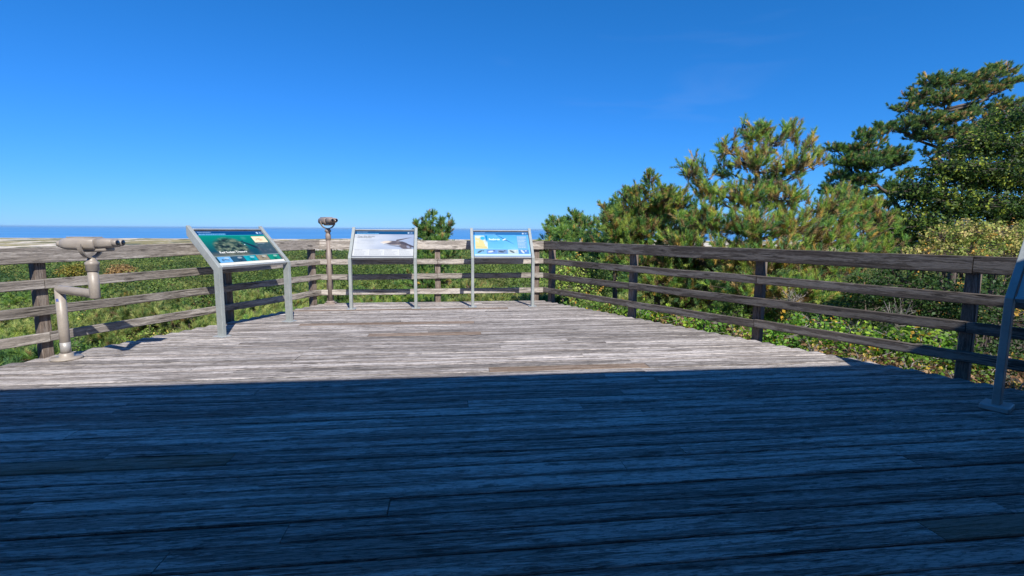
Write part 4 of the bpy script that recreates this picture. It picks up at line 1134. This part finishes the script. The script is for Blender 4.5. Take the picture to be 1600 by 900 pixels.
# --- the scrub forest that runs down to the dunes: nobody could count it
def woodland():
    rng = np.random.default_rng(9); P = []; Sz = []; Cc = []; Nn = []
    def ring(d0, d1, spacing, nleaf, rad, leaf):
        area = (R(112)/2)*(d1*d1-d0*d0); n = int(area/(spacing*spacing))
        d = np.sqrt(rng.uniform(d0*d0, d1*d1, n)); a = np.radians(rng.uniform(-54, 58, n))
        x = d*np.sin(a); y = d*np.cos(a)
        keep = y < 430+40*np.sin(x/60); x, y, d = x[keep], y[keep], d[keep]; n = len(x)
        r = rad*rng.uniform(.7, 1.35, n)
        patch = wob(x, y, 22, 4); 
        z = gz(x, y)+chgt(d)*rng.uniform(.75, 1.15, n)-.55*r+wob(x, y, 14, 8)*.35
        base = np.array([lin(116, 140, 66), lin(98, 126, 62), lin(134, 148, 74), lin(84, 112, 60), lin(146, 148, 82)])
        ci = np.clip(((patch+1)/2*5+rng.normal(size=n)*1.1).astype(int), 0, 4); c = base[ci]*rng.uniform(.8, 1.2, (n, 1))
        od = rng.random(n) < .012; c[od] = np.array([lin(170, 130, 74), lin(150, 112, 70), lin(170, 150, 60)])[rng.integers(3, size=od.sum())]
        v = rng.normal(size=(n, nleaf, 3)); v /= np.linalg.norm(v, axis=-1, keepdims=True); v[..., 2] = np.abs(v[..., 2])*1.0-.15
        lump = 1+.22*np.sin(v[..., 0:1]*7+rng.uniform(0, 6, (n, 1, 1)))*np.sin(v[..., 1:2]*7+rng.uniform(0, 6, (n, 1, 1)))
        p = np.stack([x, y, z], 1)[:, None]+v*r[:, None, None]*np.array([1, 1, .8])*lump*rng.uniform(.78, 1.05, (n, nleaf, 1))
        nr = v*1.0+rng.normal(size=v.shape)*.55+np.array([0, 0, .35]); nr /= np.linalg.norm(nr, axis=-1, keepdims=True)
        P.append(p.reshape(-1, 3)); Nn.append(nr.reshape(-1, 3)); Cc.append(np.repeat(c[:, None]*rng.uniform(.8, 1.2, (n, 1, 1)), nleaf, 1).reshape(-1, 3)*rng.uniform(.85, 1.15, (n*nleaf, 1))); Sz.append(np.full(n*nleaf, leaf))
    ring(23, 40, 1.7, 950, 1.25, .095)
    ring(40, 80, 2.1, 400, 1.5, .155)
    ring(80, 180, 3.0, 170, 2.0, .29)
    ring(180, 460, 4.6, 50, 2.6, .7)
    P = np.concatenate(P); N = np.concatenate(Nn); C = np.concatenate(Cc); S = np.concatenate(Sz)[:, None]
    t = np.cross(N, rng.normal(size=P.shape)); t /= np.linalg.norm(t, axis=1, keepdims=True); b = np.cross(N, t)
    s = S*rng.uniform(.6, 1.3, S.shape)
    V = np.stack([P-t*s*.5, P+b*s*.4, P+t*s*.5, P-b*s*.4], 1).reshape(-1, 3)
    o = link('scrub_forest', np_mesh('scrub_forest', V, 4, np.repeat(C, 4, axis=0)), M['leaf'])
    tag(o, 'green scrub forest stretching from the deck down to the dunes', 'forest', kind='stuff')
woodland()

# ------------------------------------------------------------------ thin sea air
def haze():
    z0, z1 = -42.0, 12.0
    x, y0, y1 = 91000.0, -21000.0, 91000.0
    me = bpy.data.meshes.new('haze')
    v = [(a, b, c) for a in (-x, x) for b in (y0, y1) for c in (z0, z1)]
    me.from_pydata(v, [], [(0, 1, 3, 2), (4, 6, 7, 5), (0, 4, 5, 1), (2, 3, 7, 6), (0, 2, 6, 4), (1, 5, 7, 3)])
    mt = bpy.data.materials.new('sea_air'); mt.use_nodes = True; t = mt.node_tree; t.nodes.clear()
    o = t.nodes.new('ShaderNodeOutputMaterial'); p = t.nodes.new('ShaderNodeVolumePrincipled')
    p.inputs['Color'].default_value = (.45, .74, 1, 1); p.inputs['Density'].default_value = 4e-5; p.inputs['Anisotropy'].default_value = 0.0
    t.links.new(p.outputs[0], o.inputs['Volume'])
    tag(link('haze', me, mt), kind='stuff')
haze()
